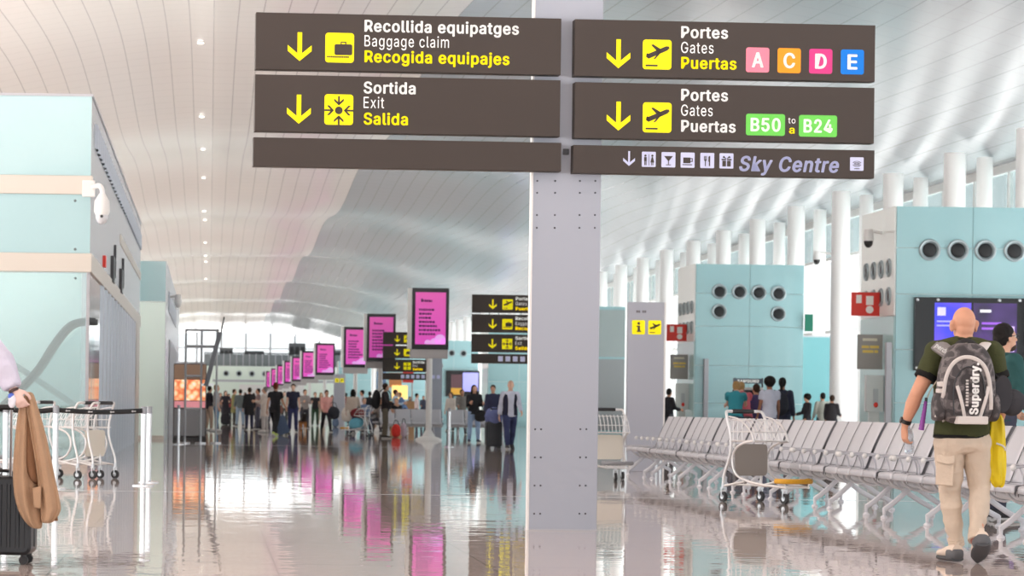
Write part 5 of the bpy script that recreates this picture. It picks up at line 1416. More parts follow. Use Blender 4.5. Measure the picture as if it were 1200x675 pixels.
# the man in white shirt and navy waistcoat
X, Y = at(597, 526.5)
wm = person('bald person in white shirt, navy waistcoat and jeans walking towards us', (X, Y), CAM_ + 4, 'walk2', (206, 212, 232), (46, 54, 92), ('bald', 0), 3, 1.76, 1.0, False, (60, 56, 60))
Jw = CACHE[('J', 'walk2')]
def vest_mesh():
    mb = MB(); J = Jw
    pts = [J['pel'] + Vector((0, 0, -0.05)), J['waist'], J['chest'], J['sho'] + Vector((0, 0, -0.01))]
    for s in (-1, 1):
        p2 = [p + Vector((s * a, -0.02, 0)) for p, a in zip(pts, (0.10, 0.095, 0.105, 0.10))]
        mb.tube(p2, [(0.10, 0.145), (0.085, 0.135), (0.095, 0.145), (0.085, 0.11)], 16, ref=(1, 0, 0))
    return remesh(mb, 'waistcoat', cloth((30, 32, 52)), 0.02, 3)
part('waistcoat', vest_mesh(), cloth((30, 32, 52)), wm)
# seated and crowding people further off
for i, (X, Y, rz, top, bot, hair, lab) in enumerate([
    (7.15, 104.5, 180 - 20, (30, 30, 34), (26, 26, 32), ('short', 2), 'seated person in black leaning back left of the nearest screen pole'),
    (6.55, 104.4, 160, (124, 112, 104), (70, 66, 70), ('short', 1), 'seated person in grey brown top on the far bench'),
    (5.95, 104.4, 190, (88, 112, 150), (50, 54, 76), ('short', 3), 'seated grey haired person in blue top on the far bench')]):
    person(lab, (X, Y, 0.0), rz, 'sit', top, bot, hair, i % 2, 1.7)
gy = 61.6
for (u, v_top, rz, pose, top, bot, hair, sk, sl_, lab, dy) in [
    (862, 449, -15, 'bend', (38, 132, 146), (60, 64, 80), ('short', 2), 0, 0.5, 'person in teal T-shirt bending at the dark counter', -0.1),
    (873, 450, 10, 'bend', (206, 92, 104), (80, 76, 80), ('short', 2), 3, 0.5, 'fair haired person in pink top at the dark counter', 0.75),
    (886, 452, 5, 'stand2', (76, 66, 112), (60, 60, 70), ('short', 1), 1, 0.5, 'person in purple top in the middle of the five at the counter', 1.1),
    (902, 445, 12, 'stand', (196, 200, 218), (74, 84, 112), ('curly', 0), 2, 0.5, 'person with a big round black hairdo in pale lilac T-shirt at the counter', -0.5),
    (917, 445, -20, 'stand', (40, 44, 62), (50, 54, 76), ('tail', 0), 2, 1, 'person with a dark ponytail and dark blue top rightmost at the counter', 0.4)]:
    Y = gy + dy; X, Zt = W(u, v_top, Y)
    h = Zt if pose != 'bend' else 1.72
    person(lab, (X, Y), rz, pose, top, bot, hair, sk, min(1.82, max(1.55, h + 0.02)), sl_)
for (u, v_top, Y, rz, top, hair, lab) in [
    (946, 463, 79.2, 100, (34, 34, 38), ('curly', 0), 'person in black beyond the edge of the second teal box'),
    (964, 461, 79.6, 0, (176, 178, 166), ('short', 0), 'person in pale grey green top between box and white column'),
    (975, 465, 78.6, -30, (40, 38, 42), ('short', 1), 'person in black jacket right beside the white column'),
    (784, 456, 82.2, -60, (22, 22, 26), ('short', 0), 'person all in black left of the second teal box')]:
    X, Zt = W(u, v_top, Y)
    person(lab, (X, Y), rz, 'stand2', top, (60, 62, 70), hair, 1, min(1.85, max(1.5, Zt)), 1)

# ------------------------------------------------------------------ what they carry
def suitcase_proto(mat, label, H=0.55, Wd=0.40, D=0.24, ribs=7):
    t = empty('suitcase', (0, 0, 0), 0, label, 'suitcase')
    b = MB(); b.prism(rrect(-Wd / 2, Wd / 2, 0.06, 0.06 + H, 0.05), -D / 2, D / 2); b.build('shell', mat, t, bevel=0.02)
    for k in range(ribs):
        x = -Wd / 2 + Wd * (k + 0.5) / ribs
        for s in (-1, 1): MB().tube([(x, s * D / 2, 0.11), (x, s * D / 2, H + 0.01)], [(0.014, 0.008)] * 2, 8, ref=(1, 0, 0)).build('rib', mat, t)
    MB().tube([(-Wd / 2 + 0.001, 0, 0.11), (-Wd / 2 + 0.0, 0, 0.06 + H), (Wd / 2, 0, 0.06 + H), (Wd / 2, 0, 0.11)], 0.006, 6).build('zip', DARKM, t)
    MB().tube(spline([(-0.08, 0, 0.06 + H), (-0.07, 0, 0.09 + H), (0.07, 0, 0.09 + H), (0.08, 0, 0.06 + H)], 4), 0.011, 8).build('carry_handle', BLACK, t)
    for s in (-1, 1): MB().tube([(s * 0.09, -D / 2 + 0.03, 0.06 + H), (s * 0.09, -D / 2 + 0.03, 1.0)], 0.010, 8).build('telescopic_tube', STEEL, t)
    MB().tube([(-0.11, -D / 2 + 0.03, 1.0), (0.11, -D / 2 + 0.03, 1.0)], 0.018, 10).build('handle_grip', BLACK, t)
    for x in (-Wd / 2 + 0.05, Wd / 2 - 0.05):
        for y in (-D / 2 + 0.035, D / 2 - 0.035):
            MB().tube([(x, y, 0.045), (x, y, 0.085)], 0.022, 8).build('wheel_housing', BLACK, t)
            w = MB()
            for q in (-1, 1): w.lathe([(0.0, 0.012 * q - 0.008), (0.028, 0.012 * q - 0.008), (0.028, 0.012 * q + 0.008), (0.0, 0.012 * q + 0.008)], 14, 'y', (x, y, 0.028))
            w.build('wheel', M('wheel_black', (38, 38, 40), 0.5), t)
    return t
def bag_blob(name, label, cat, loc, r, mat, rz=0, strap=True):
    t = empty(name, loc, R(rz), label, cat)
    mb = MB(); mb.ell((0, 0, r[2]), r, 18, 12); mb.ell((0, 0, r[2] * 0.6), (r[0] * 0.96, r[1] * 0.96, r[2] * 0.6), 16, 10)
    link('pouch', remesh(mb, 'pouch', mat, 0.02, 2, 0.01, 7.0, r[0] * 9), t)
    if strap: MB().tube(spline([(-r[0] * 0.6, 0, r[2] * 1.8), (-r[0] * 0.3, 0, r[2] * 2.5), (r[0] * 0.3, 0, r[2] * 2.5), (r[0] * 0.6, 0, r[2] * 1.8)], 4), 0.012, 6).build('strap', BLACK, t)
    return t
def backpack_on(label, X, Y, rz, z, mat, s=1.0):
    t = empty('backpack', (X, Y, z), R(rz), label, 'backpack')
    mb = MB(); mb.ell((0, -0.25, 0), (0.17, 0.12, 0.27), 18, 12); mb.ell((0, -0.30, -0.09), (0.14, 0.10, 0.14), 16, 10)
    link('pouch', remesh(mb, 'pouch', mat, 0.02, 2, 0.006, 9.0), t)
    for q in (-1, 1): MB().tube(spline([(q * 0.11, -0.17, 0.2), (q * 0.12, -0.04, 0.29), (q * 0.12, 0.12, 0.2), (q * 0.13, 0.14, 0.0), (q * 0.14, -0.15, -0.18)], 5), [(0.025, 0.008)] * 21, 8, ref=(1, 0, 0)).build('strap', mat, t)
    t.scale = (s, s, s); return t
sc_ = suitcase_proto(M('suitcase_blue', (74, 92, 122), 0.45), 'blue suitcase tilted behind the red haired person in black', H=0.62)
X, Y = at(333, 510.5); sc_.location = (X, Y, 0); sc_.rotation_euler = (0, R(-20), R(20))
s2 = copy_tree(sc_); X, Y = at(578, 526); s2.location = (X, Y, 0); s2.rotation_euler = (0, 0, R(8)); s2['label'] = 'black upright suitcase beside the person in the white shirt'
for ch in s2.children:
    if ch.name.startswith(('shell', 'rib')):
        ch.material_slots[0].link = 'OBJECT'; ch.material_slots[0].material = M('suitcase_black', (34, 36, 42), 0.4)
def by(i, u, dy=0.0):
    """a point beside person i of the list, at photo column u"""
    Y = PO[i].location.y + dy
    return W(u, 500, Y)[0], Y
IX = {q[-2]: i for i, q in enumerate(PP)}
def pid(txt): return [i for i, q in enumerate(PP) if txt in q[-2]][0]
bag_blob('folded_jacket', 'pale blue and navy jacket hung over the black upright suitcase', 'jacket', (s2.location.x, s2.location.y, 0.60), (0.22, 0.16, 0.22), cloth((96, 108, 160)), strap=False)
i = pid('black sweater and pale'); X, Y = by(i, 563, -0.12); bag_blob('handbag', 'black handbag carried by the person in the black sweater', 'handbag', (X, Y, 0.62), (0.17, 0.12, 0.17), cloth((26, 26, 28)))
i = pid('salmon pink jacket and'); X, Y = by(i, 390, 0.0); bag_blob('duffel_bag', 'large dark bag carried beside the salmon pink jacket', 'bag', (X, Y, 0.50), (0.26, 0.18, 0.25), cloth((36, 38, 46)))
X, Y = at(393, 500.5); bag_blob('bag', 'small blue grey bag on the floor under the dark bag', 'bag', (X, Y, 0), (0.16, 0.14, 0.22), cloth((86, 104, 132)))
i = pid('beige sweater seen'); X, Y = by(i, 406, 0.05); bag_blob('white_coat', 'white coat carried over the arm of the beige sweater', 'coat', (X, Y, 0.44), (0.20, 0.13, 0.27), cloth((226, 218, 208)), strap=False)
X, Y = by(i, 420, 0.0); bag_blob('shoulder_bag', 'navy blue bag at the hip of the beige sweater', 'bag', (X, Y, 0.52), (0.14, 0.12, 0.18), cloth((50, 66, 118)))
X, Y = at(464, 512.5); bag_blob('bag', 'bright red bag on the floor by the khaki trousers', 'bag', (X, Y, 0), (0.15, 0.13, 0.22), cloth((214, 44, 36)))
X, Y = at(473, 512.5); bag_blob('bag', 'pale lilac bag standing right of the red one', 'bag', (X, Y, 0), (0.10, 0.12, 0.24), cloth((190, 176, 190)))
i = pid('long black coat holding'); X, Y = by(i, 264, -0.36); bag_blob('bag', 'big black bag in front of the long black coat', 'bag', (X, Y, 0.0), (0.24, 0.15, 0.3), cloth((28, 26, 32)))
X, Y = at(306, 503.5); bag_blob('bag', 'dark grey case at the feet of the dusty pink top', 'bag', (X + 0.1, Y - 0.4, 0), (0.22, 0.16, 0.26), cloth((58, 58, 64)))
i = pid('red haired person'); X, Y = by(i, 328, 0.0); bag_blob('shoulder_bag', 'small brown bag with strap on the hip of the walker in black', 'bag', (X, Y, 0.74), (0.10, 0.09, 0.14), cloth((128, 84, 74)))
i = pid('khaki trousers wearing'); X, Y = PO[i].location.x, PO[i].location.y; backpack_on('large black backpack on the person in khaki trousers', X, Y, RIGHT - 10, 1.24, cloth((22, 22, 24)), 1.15)
X, Y = W(917, 480, 62.0)[0], 62.0; backpack_on('dark backpack of the ponytailed person rightmost at the counter', X, Y, -20, 1.20, cloth((34, 36, 46)), 1.0)
# loaded trolley
X, Y = at(432, 511)
tt = copy_tree(t1); tt['label'] = 'far luggage trolley loaded with turquoise and dark red bags'; tt.location = (X, Y, 0); tt.rotation_euler.z = R(70)
bag_blob('bag', 'turquoise bag on the far loaded trolley', 'bag', (X - 0.40, Y + 0.1, 0.225), (0.28, 0.22, 0.20), cloth((98, 176, 200)), strap=False)
bag_blob('bag', 'dark red bag on top of the turquoise one', 'bag', (X - 0.38, Y + 0.1, 0.62), (0.26, 0.2, 0.16), cloth((110, 26, 32)), strap=False)
# the dog
X, Y = at(355, 506)
dg_ = empty('dog', (X, Y, 0), R(186), 'black and tan dog standing beside the person in the navy polo shirt', 'dog')
mb = MB()
mb.tube([(0, -0.34, 0.42), (0, -0.22, 0.44), (0, 0.0, 0.42), (0, 0.18, 0.43), (0, 0.30, 0.47)], [(0.07, 0.08), (0.095, 0.11), (0.10, 0.12), (0.12, 0.15), (0.08, 0.10)], 14, ref=(1, 0, 0))
mb.tube([(0, 0.24, 0.48), (0, 0.33, 0.58), (0, 0.38, 0.63)], [0.09, 0.075, 0.07], 12)
mb.ell((0, 0.40, 0.64), (0.075, 0.09, 0.07), 14, 10); mb.tube([(0, 0.44, 0.63), (0, 0.55, 0.60), (0, 0.57, 0.60)], [0.05, 0.036, 0.026], 10)
for s in (-1, 1):
    mb.tube([(s * 0.06, 0.37, 0.69), (s * 0.085, 0.36, 0.66), (s * 0.09, 0.37, 0.59)], [(0.03, 0.012), (0.03, 0.012), (0.012, 0.008)], 8)
    mb.tube([(s * 0.085, 0.20, 0.40), (s * 0.09, 0.17, 0.24), (s * 0.09, 0.19, 0.13), (s * 0.09, 0.18, 0.03)], [0.055, 0.036, 0.028, 0.024], 10); mb.ell((s * 0.09, 0.205, 0.022), (0.034, 0.05, 0.024), 10, 6)
    mb.tube([(s * 0.08, -0.26, 0.42), (s * 0.095, -0.20, 0.30), (s * 0.095, -0.34, 0.17), (s * 0.095, -0.32, 0.03)], [0.075, 0.05, 0.028, 0.024], 10); mb.ell((s * 0.095, -0.295, 0.022), (0.032, 0.05, 0.024), 10, 6)
mb.tube(spline([(0, -0.36, 0.47), (0, -0.46, 0.44), (0, -0.52, 0.30)], 4), [0.026, 0.025, 0.024, 0.023, 0.022, 0.02, 0.018, 0.014, 0.01], 8)
def dog_mat():
    m = bpy.data.materials.new('dog_black_and_tan'); m.use_nodes = True; nt = m.node_tree; b = nt.nodes['Principled BSDF']
    tc = nt.nodes.new('ShaderNodeTexCoord'); sp = nt.nodes.new('ShaderNodeSeparateXYZ'); nt.links.new(tc.outputs['Object'], sp.inputs[0])
    cr = nt.nodes.new('ShaderNodeValToRGB'); el = cr.color_ramp.elements
    el[0].position = 0.30; el[0].color = lin((186, 122, 66)) + (1,); el[1].position = 0.42; el[1].color = lin((40, 32, 28)) + (1,)
    nt.links.new(sp.outputs['Z'], cr.inputs[0]); nt.links.new(cr.outputs[0], b.inputs['Base Color']); b.inputs['Roughness'].default_value = 0.8
    return m
link('body', remesh(mb, 'body', dog_mat(), 0.014, 3), dg_)
# ------------------------------------------------------------------ the man with the backpack, seen from behind
YH = 18.97
HX = W(1127, 655, YH)[0]
hero = empty('person', (HX, YH, 0), 0, 'broad shouldered bald person in olive T-shirt and beige cargo trousers walking away', 'person')
def hp(u, v, y=0.0):
    X, Z = W(u, v, YH + y); return Vector((X - HX, y, Z))
J = {}
J['pel'] = hp(1128, 509, 0.02); J['waist'] = hp(1128, 478, 0.02); J['chest'] = hp(1129, 445, 0.03); J['sho'] = hp(1129.5, 414, 0.02); J['neck'] = hp(1129.5, 402, 0.02)
J['head'] = hp(1129, 380, 0.05); J['yaw'] = 4; J['pitch'] = -2
J['sL'] = hp(1099, 414, 0.02); J['eL'] = hp(1074, 462, -0.02); J['wL'] = hp(1060, 499, 0.06)
J['sR'] = hp(1161, 415, 0.02); J['eR'] = hp(1176, 460, -0.03); J['wR'] = hp(1172, 493, 0.16)
J['hdL'] = (hp(1060, 519, 0.10) - J['wL']).normalized(); J['pnL'] = Vector((0.95, 0.35, -0.1)); J['thL'] = Vector((0.5, 1.0, 0.0))
J['hdR'] = Vector((-0.25, 0.55, -0.75)).normalized(); J['pnR'] = Vector((-0.8, -0.5, -0.3)); J['thR'] = Vector((0, 0.6, 1))
J['hipL'] = hp(1113.5, 522, 0.02); J['hipR'] = hp(1143.5, 522, 0.0)
J['knL'] = hp(1114, 577, 0.10); J['knR'] = hp(1146, 573, 0.03)
J['anL'] = hp(1119, 640, 0.12); J['anR'] = hp(1146, 634, -0.16)
J['anL'].z = 0.115; J['anR'].z = 0.175
J['heelL'] = J['anL'] + Vector((-0.005, -0.065, -0.075)); J['toeL'] = J['anL'] + Vector((-0.045, 0.16, -0.075))
J['heelR'] = J['anR'] + Vector((0.01, -0.075, -0.02)); J['toeR'] = J['anR'] + Vector((0.035, 0.11, -0.120))
J['hs'] = 1.0; J['ear'] = 1.45; J['nk'] = 1.08
G = 1.25
SKH = M('skin_tanned', (206, 152, 124), 0.5, 0, 0.4, var=0.05, vscale=10, bump=0.1, bscale=120)
link('body', body_mesh(J, 'body', SKH, 0.007, g=G, curl=30), hero)
# stubble cap on the back of the head, ears and face belong to the body
eyew = M('eye_white', (232, 228, 222), 0.2)
Q_, rot_ = headgeo(MB(), J['head'], J['yaw'], J['pitch'])
for s in (-1, 1):
    e = MB().ell(Q_(s * 0.031, 0.073, 0.012), 0.0135, 12, 8).build('eye', eyew, hero)
    MB().ell(Q_(s * 0.031, 0.083, 0.012), (0.006, 0.005, 0.006), 10, 6).build('iris', BLACK, e)
OLIVE = M('olive_jersey', (66, 70, 44), 0.85, 0, 0.2, var=0.12, vscale=7, bump=0.2, bscale=90)
mb = MB()
o = 0.012
mb.tube([hp(1126, 512, 0.01), hp(1127, 500, 0.01), hp(1128, 478, 0.02), hp(1129, 448, 0.03), hp(1129.5, 424, 0.03), hp(1129.5, 410, 0.02), hp(1129.5, 400.5, 0.02), hp(1129.5, 397.5, 0.02)],
        [(0.187, 0.145), (0.188, 0.145), (0.178, 0.135), (0.205, 0.15), (0.215, 0.14), (0.150, 0.105), (0.085, 0.085), (0.074, 0.074)], 26, ref=(1, 0, 0))
for k in 'LR':
    S, E = J['s' + k], J['e' + k]
    mb.ell(S, 0.092, 16, 10)
    mb.tube([S, S * 0.45 + E * 0.55], [0.084, 0.073], 18)
    mb.tube([J['neck'] + Vector((0, 0, -0.03)), S + Vector((0, 0, 0.012))], [0.085, 0.075], 14)
link('shirt', remesh(mb, 'shirt', OLIVE, 0.010, 3, 0.008, 7.0, 2.0), hero)
CUFF = M('black_rib', (28, 28, 28), 0.85, 0, 0.2)
for k in 'LR':
    S, E = J['s' + k], J['e' + k]; a = S * 0.46 + E * 0.54; d = (E - S).normalized()
    MB().tube([a - d * 0.012, a, a + d * 0.028, a + d * 0.034], [0.0765, 0.0785, 0.0765, 0.066], 20, caps=False).build('sleeve_cuff', CUFF, hero)
mb = MB(); c = hp(1126, 513, 0.01); mb.tube([c + Vector((0, 0, 0.02)), c, c + Vector((0, 0, -0.006))], [(0.190, 0.148), (0.191, 0.149), (0.17, 0.13)], 28, ref=(1, 0, 0), caps=False); mb.build('hem_band', CUFF, hero)
mb = MB(); c = hp(1129.5, 398, 0.02); mb.tube([c + Vector((0, 0, -0.012)), c + Vector((0, 0, 0.008))], [0.086, 0.075], 22, caps=False); mb.build('neck_band', CUFF, hero)
mb = MB(); c = hp(1131, 401, -0.095); mb.prism([(c.x - 0.018, c.z + 0.01), (c.x, c.z + 0.025), (c.x + 0.018, c.z + 0.01), (c.x + 0.012, c.z - 0.025), (c.x - 0.012, c.z - 0.025)], c.y, c.y + 0.02); mb.build('collar_label', M('label_beige', (216, 208, 186), 0.7), hero)
# trousers
BEIGE = M('beige_cotton', (206, 190, 172), 0.85, 0, 0.2, var=0.05, vscale=6, bump=0.25, bscale=45)
mb = MB()
mb.tube([hp(1128, 530, 0.01), hp(1127.5, 522, 0.01), hp(1127, 510, 0.02), hp(1127, 497, 0.02)], [(0.135, 0.115), (0.186, 0.145), (0.183, 0.138), (0.168, 0.125)], 22, ref=(1, 0, 0))
LEGS = {'L': [hp(1112.5, 520, 0.02), hp(1113, 545, 0.06), hp(1114, 577, 0.10), hp(1115.5, 600, 0.10), hp(1118.5, 622, 0.11), hp(1120, 632, 0.12)],
        'R': [hp(1143.5, 520, 0.01), hp(1145.5, 545, 0.03), hp(1148, 573, 0.03), hp(1147.5, 598, -0.03), hp(1144.5, 618, -0.10), hp(1144, 627, -0.135)]}
RL = [(0.097, 0.118), (0.089, 0.108), (0.069, 0.080), (0.064, 0.078), (0.051, 0.058), (0.044, 0.050)]
for k in 'LR': mb.tube(LEGS[k], RL if k == 'L' else [(a * 0.93, b) for a, b in RL], 20, ref=(1, 0, 0)); mb.ell(LEGS[k][0], (0.10, 0.13, 0.10), 16, 10)
link('trousers', remesh(mb, 'trousers', BEIGE, 0.009, 3, 0.011, 7.5, 5.0, fold_axis=(1.0, 1.0, 1.35)), hero)
for k in 'LR':
    a, b = LEGS[k][-2], LEGS[k][-1]; d = (b - a).normalized()
    pts = [b - d * 0.012 + d * 0.0075 * i for i in range(9)]
    MB().tube(pts, [(0.053 + 0.004 * (i % 2), 0.057 + 0.004 * (i % 2)) for i in range(9)], 18, ref=(1, 0, 0)).build('ankle_cuff', BEIGE, hero)
    MB().tube([b + d * 0.03, J['an' + k] + d * 0.03], [0.042, 0.04], 14).build('sock', M('sock_brown', (140, 84, 74) if k == 'R' else (214, 190, 172), 0.9), hero) if k == 'R' else None
# cargo pocket on the left thigh
mb = MB(); c = hp(1100, 551, 0.02)
def pocket(x, y, z): return (x * 0.55 - 0.045 + abs(y) * 0.0, y, z)
pk = MB(); 
pk.prism([(-0.085, -0.10), (0.085, -0.11), (0.09, 0.075), (-0.08, 0.085)], -0.02, 0.0, fn=lambda x, y, z: (c.x + 0.045 + x * 0.62 - 0.02, c.y - 0.078 + y + max(0, -x) * 0.75, c.z + z))
o_ = pk.build('cargo_pocket', BEIGE, hero, bevel=0.008)
pf = MB(); pf.prism([(-0.088, 0.06), (0.0, 0.045), (0.094, 0.05), (0.092, 0.105), (-0.082, 0.115)], -0.032, -0.015, fn=lambda x, y, z: (c.x + 0.045 + x * 0.62 - 0.02, c.y - 0.080 + y + max(0, -x) * 0.75, c.z + z)); pf.build('flap', BEIGE, o_, bevel=0.006)
SHB = [M('shoe_upper_beige', (222, 206, 190), 0.7), M('shoe_sole_slate', (74, 76, 80), 0.7)]
def hero_shoe(k):
    me = shoe_mesh(J, k, 'shoe', [SHB[0], SHB[1]], 0.052, 1.0); o = link('shoe', me, hero)
    A, T, Hh = J['an' + k], J['toe' + k], J['heel' + k]; d = (T - Hh).normalized(); s = Vector((d.y, -d.x, 0)).normalized(); n = s.cross(d); n = -n if n.z < 0 else n
    mb = MB(); pts = [Hh + d * 0.04 + n * 0.012 - s * 0.054, Hh - d * 0.012 + n * 0.018 - s * 0.034, Hh - d * 0.022 + n * 0.02, Hh - d * 0.012 + n * 0.018 + s * 0.034, Hh + d * 0.04 + n * 0.012 + s * 0.054]
    mb.tube(spline(pts, 4), [(0.034, 0.012)] * 17, 8, ref=n); mb.build('heel_guard', M('shoe_guard', (92, 94, 98), 0.7), o)
    MB().tube([Hh + d * 0.015 + n * 0.06, Hh - d * 0.008 + n * 0.105], [(0.018, 0.006)] * 2, 8, ref=s).build('pull_tab', SHB[0], o)
for k in 'LR': hero_shoe(k)
# watch
a = J['wL'] * 0.86 + J['eL'] * 0.14; d = (J['wL'] - J['eL']).normalized()
wt = empty('wrist_watch', hero.location + a, 0, 'black watch on the left wrist of the bald person with the backpack', 'watch')
MB().tube([-d * 0.014, d * 0.014], 0.037, 20).build('strap', BLACK, wt)
sd = Vector((-1, 0.15, 0)); sd = (sd - d * sd.dot(d)).normalized()
MB().tube([sd * 0.03, sd * 0.043], 0.023, 18).build('case', M('watch_case', (30, 30, 34), 0.25), wt)
# plastic bottle in the left hand
hb = hero.location + J['wL'] + J['hdL'] * 0.105 + Vector((0.035, 0.02, 0))
bt = empty('water_bottle', hb, 0, 'clear plastic water bottle held in the left hand', 'bottle')
PET = M('clear_plastic', (228, 236, 244), 0.08); PET.node_tree.nodes['Principled BSDF'].inputs['Transmission Weight'].default_value = 0.75; PET.node_tree.nodes['Principled BSDF'].inputs['IOR'].default_value = 1.15
bm_ = MB(); ax = Vector((0.15, 0.35, -0.9)).normalized()
pf_ = [(-0.10, 0.013), (-0.085, 0.014), (-0.07, 0.026), (-0.05, 0.034), (-0.02, 0.0335), (-0.005, 0.030), (0.01, 0.034), (0.035, 0.034), (0.045, 0.031), (0.055, 0.034), (0.085, 0.034), (0.098, 0.028)]
bm_.tube([ax * h for h, r in pf_], [r for h, r in pf_], 18); bm_.build('bottle', PET, bt)
MB().tube([ax * -0.118, ax * -0.098], 0.0155, 16).build('cap', M('cap_blue_white', (206, 222, 240), 0.4), bt)

# ------------------------------------------------------------------ his backpack
def camo():
    m = bpy.data.materials.new('grey_camouflage'); m.use_nodes = True; nt = m.node_tree; b = nt.nodes['Principled BSDF']
    tc = nt.nodes.new('ShaderNodeTexCoord'); nz = nt.nodes.new('ShaderNodeTexNoise'); nz.inputs['Scale'].default_value = 13; nz.inputs['Detail'].default_value = 1.5
    nt.links.new(tc.outputs['Object'], nz.inputs['Vector'])
    cr = nt.nodes.new('ShaderNodeValToRGB'); cr.color_ramp.interpolation = 'CONSTANT'; e = cr.color_ramp.elements
    e[0].position = 0.0; e[0].color = lin((58, 54, 56)) + (1,); e[1].position = 0.45; e[1].color = lin((84, 79, 80)) + (1,)
    q = e.new(0.53); q.color = lin((112, 106, 106)) + (1,); q = e.new(0.62); q.color = lin((70, 66, 68)) + (1,)
    nt.links.new(nz.outputs['Fac'], cr.inputs[0]); nt.links.new(cr.outputs[0], b.inputs['Base Color']); b.inputs['Roughness'].default_value = 0.75
    return m
CAMO = camo(); PALE = M('pack_pale_trim', (206, 200, 196), 0.7); PGREY = M('pack_grey', (132, 128, 128), 0.75)
pc = hp(1132, 449.5, -0.245)
pack = empty('backpack', hero.location + pc, 0, 'grey camouflage backpack with big white sideways lettering on the back of the bald person', 'backpack')
RX, RY, RZ = 0.196, 0.125, 0.278
def zt_(x, z):  # narrowing to the top
    return 1.0 - 0.22 * max(0, (z / RZ + 0.1)) ** 1.6
def pack_y(x, z, extra=0.0):
    w = RX * zt_(x, z)
    q = 1 - abs(x / w) ** 3.2 - abs(z / RZ) ** 3.6
    return -RY * max(0.0, q) ** (1 / 2.6) - extra
def superell(mb, rx, ry, rz, a, bz, cy, n=44, m=30, cz=0.0, cyy=0.0):
    rows = []
    for i in range(m + 1):
        ph = -math.pi / 2 + math.pi * i / m
        row = []
        for j in range(n + 1):
            th = 2 * math.pi * j / n
            sg = lambda q, e: math.copysign(abs(q) ** e, q)
            cz_ = sg(math.sin(ph), 2 / bz); rr = abs(math.cos(ph)) ** (2 / bz)
            x = rr * sg(math.cos(th), 2 / a); y = rr * sg(math.sin(th), 2 / cy); zz = cz_ * rz
            row.append((x * rx * zt_(0, zz), y * ry + cyy, zz + cz))
        rows.append(row)
    mb.grid(rows)
mb = MB(); superell(mb, RX, RY, RZ, 3.2, 3.6, 2.6); mb.build('main_body', CAMO, pack)
P_ = lambda u, v: (hp(u, v, -0.36).x - pc.x, hp(u, v, -0.36).z - pc.z)
def on(u, v, e=0.004):
    x, z = P_(u, v); return (x, pack_y(x, z, e), z)
# front pocket: a raised lid inside the pale arch
arch = [(1106, 481), (1107, 462), (1110, 441), (1117, 426), (1128, 419), (1141, 420), (1152, 428), (1158, 442), (1161, 462), (1162, 480)]
pts = spline([on(u, v, 0.008) for u, v in arch], 5)
MB().tube(pts, [(0.014, 0.008)] * len(pts), 8).build('arch_trim', PALE, pack)
pts = spline([on(u, v, 0.006) for u, v in [(1119, 487), (1117, 465), (1119, 446), (1126, 434), (1135, 430), (1146, 434), (1152, 447), (1154, 466), (1154, 486)]], 5)
MB().tube(pts, [(0.005, 0.006)] * len(pts), 8).build('pocket_zip', DARKM, pack)
for a in ([(1121, 452), (1126, 470), (1131, 489)], [(1158, 453), (1154, 470), (1149, 489)]):
    pts = spline([on(u, v, 0.010) for u, v in a], 5); MB().tube(pts, [(0.012, 0.005)] * len(pts), 8).build('webbing_strap', PALE, pack)
x0, z0 = P_(1121, 497); x1, z1 = P_(1157, 488)
mb = MB(); mb.prism(rrect(x0, x1, z0, z1, 0.01), -0.145, -0.05); mb.build('bottom_tab', PALE, pack, bevel=0.006)
# lettering running upwards
def upward(txt, ub, v0, v1, cap, mat, bold, name='lettering', e=0.024):
    """baseline at photo column ub, reading from v0 (low) to v1"""
    xb, zb = P_(ub, v0); _, zt2 = P_(ub, v1)
    vs, fs = text_mesh(txt, zt2 - zb, cap, bold)
    mb = MB(); mb._add([(xb - c_, pack_y(xb - c_, zb + a, e), zb + a) for a, b, c_ in vs], fs)
    mb.build(name, mat, pack, smooth=False)
upward('Superdry.', 1145.5, 486, 425, 0.062, M('pack_white', (240, 240, 238), 0.6), 0.05)
mk = MB(); 
for k in range(9):
    xb, zb = P_(1132.5, 476 - 3.6 * k); mk.prism([(xb - 0.008, zb), (xb + 0.008, zb), (xb + 0.008, zb + 0.013), (xb - 0.008, zb + 0.013)], pack_y(xb, zb, 0.016), pack_y(xb, zb, 0.004))
    if k % 3 == 2: mk.build('small_print', PALE, pack, smooth=False); mk = MB()
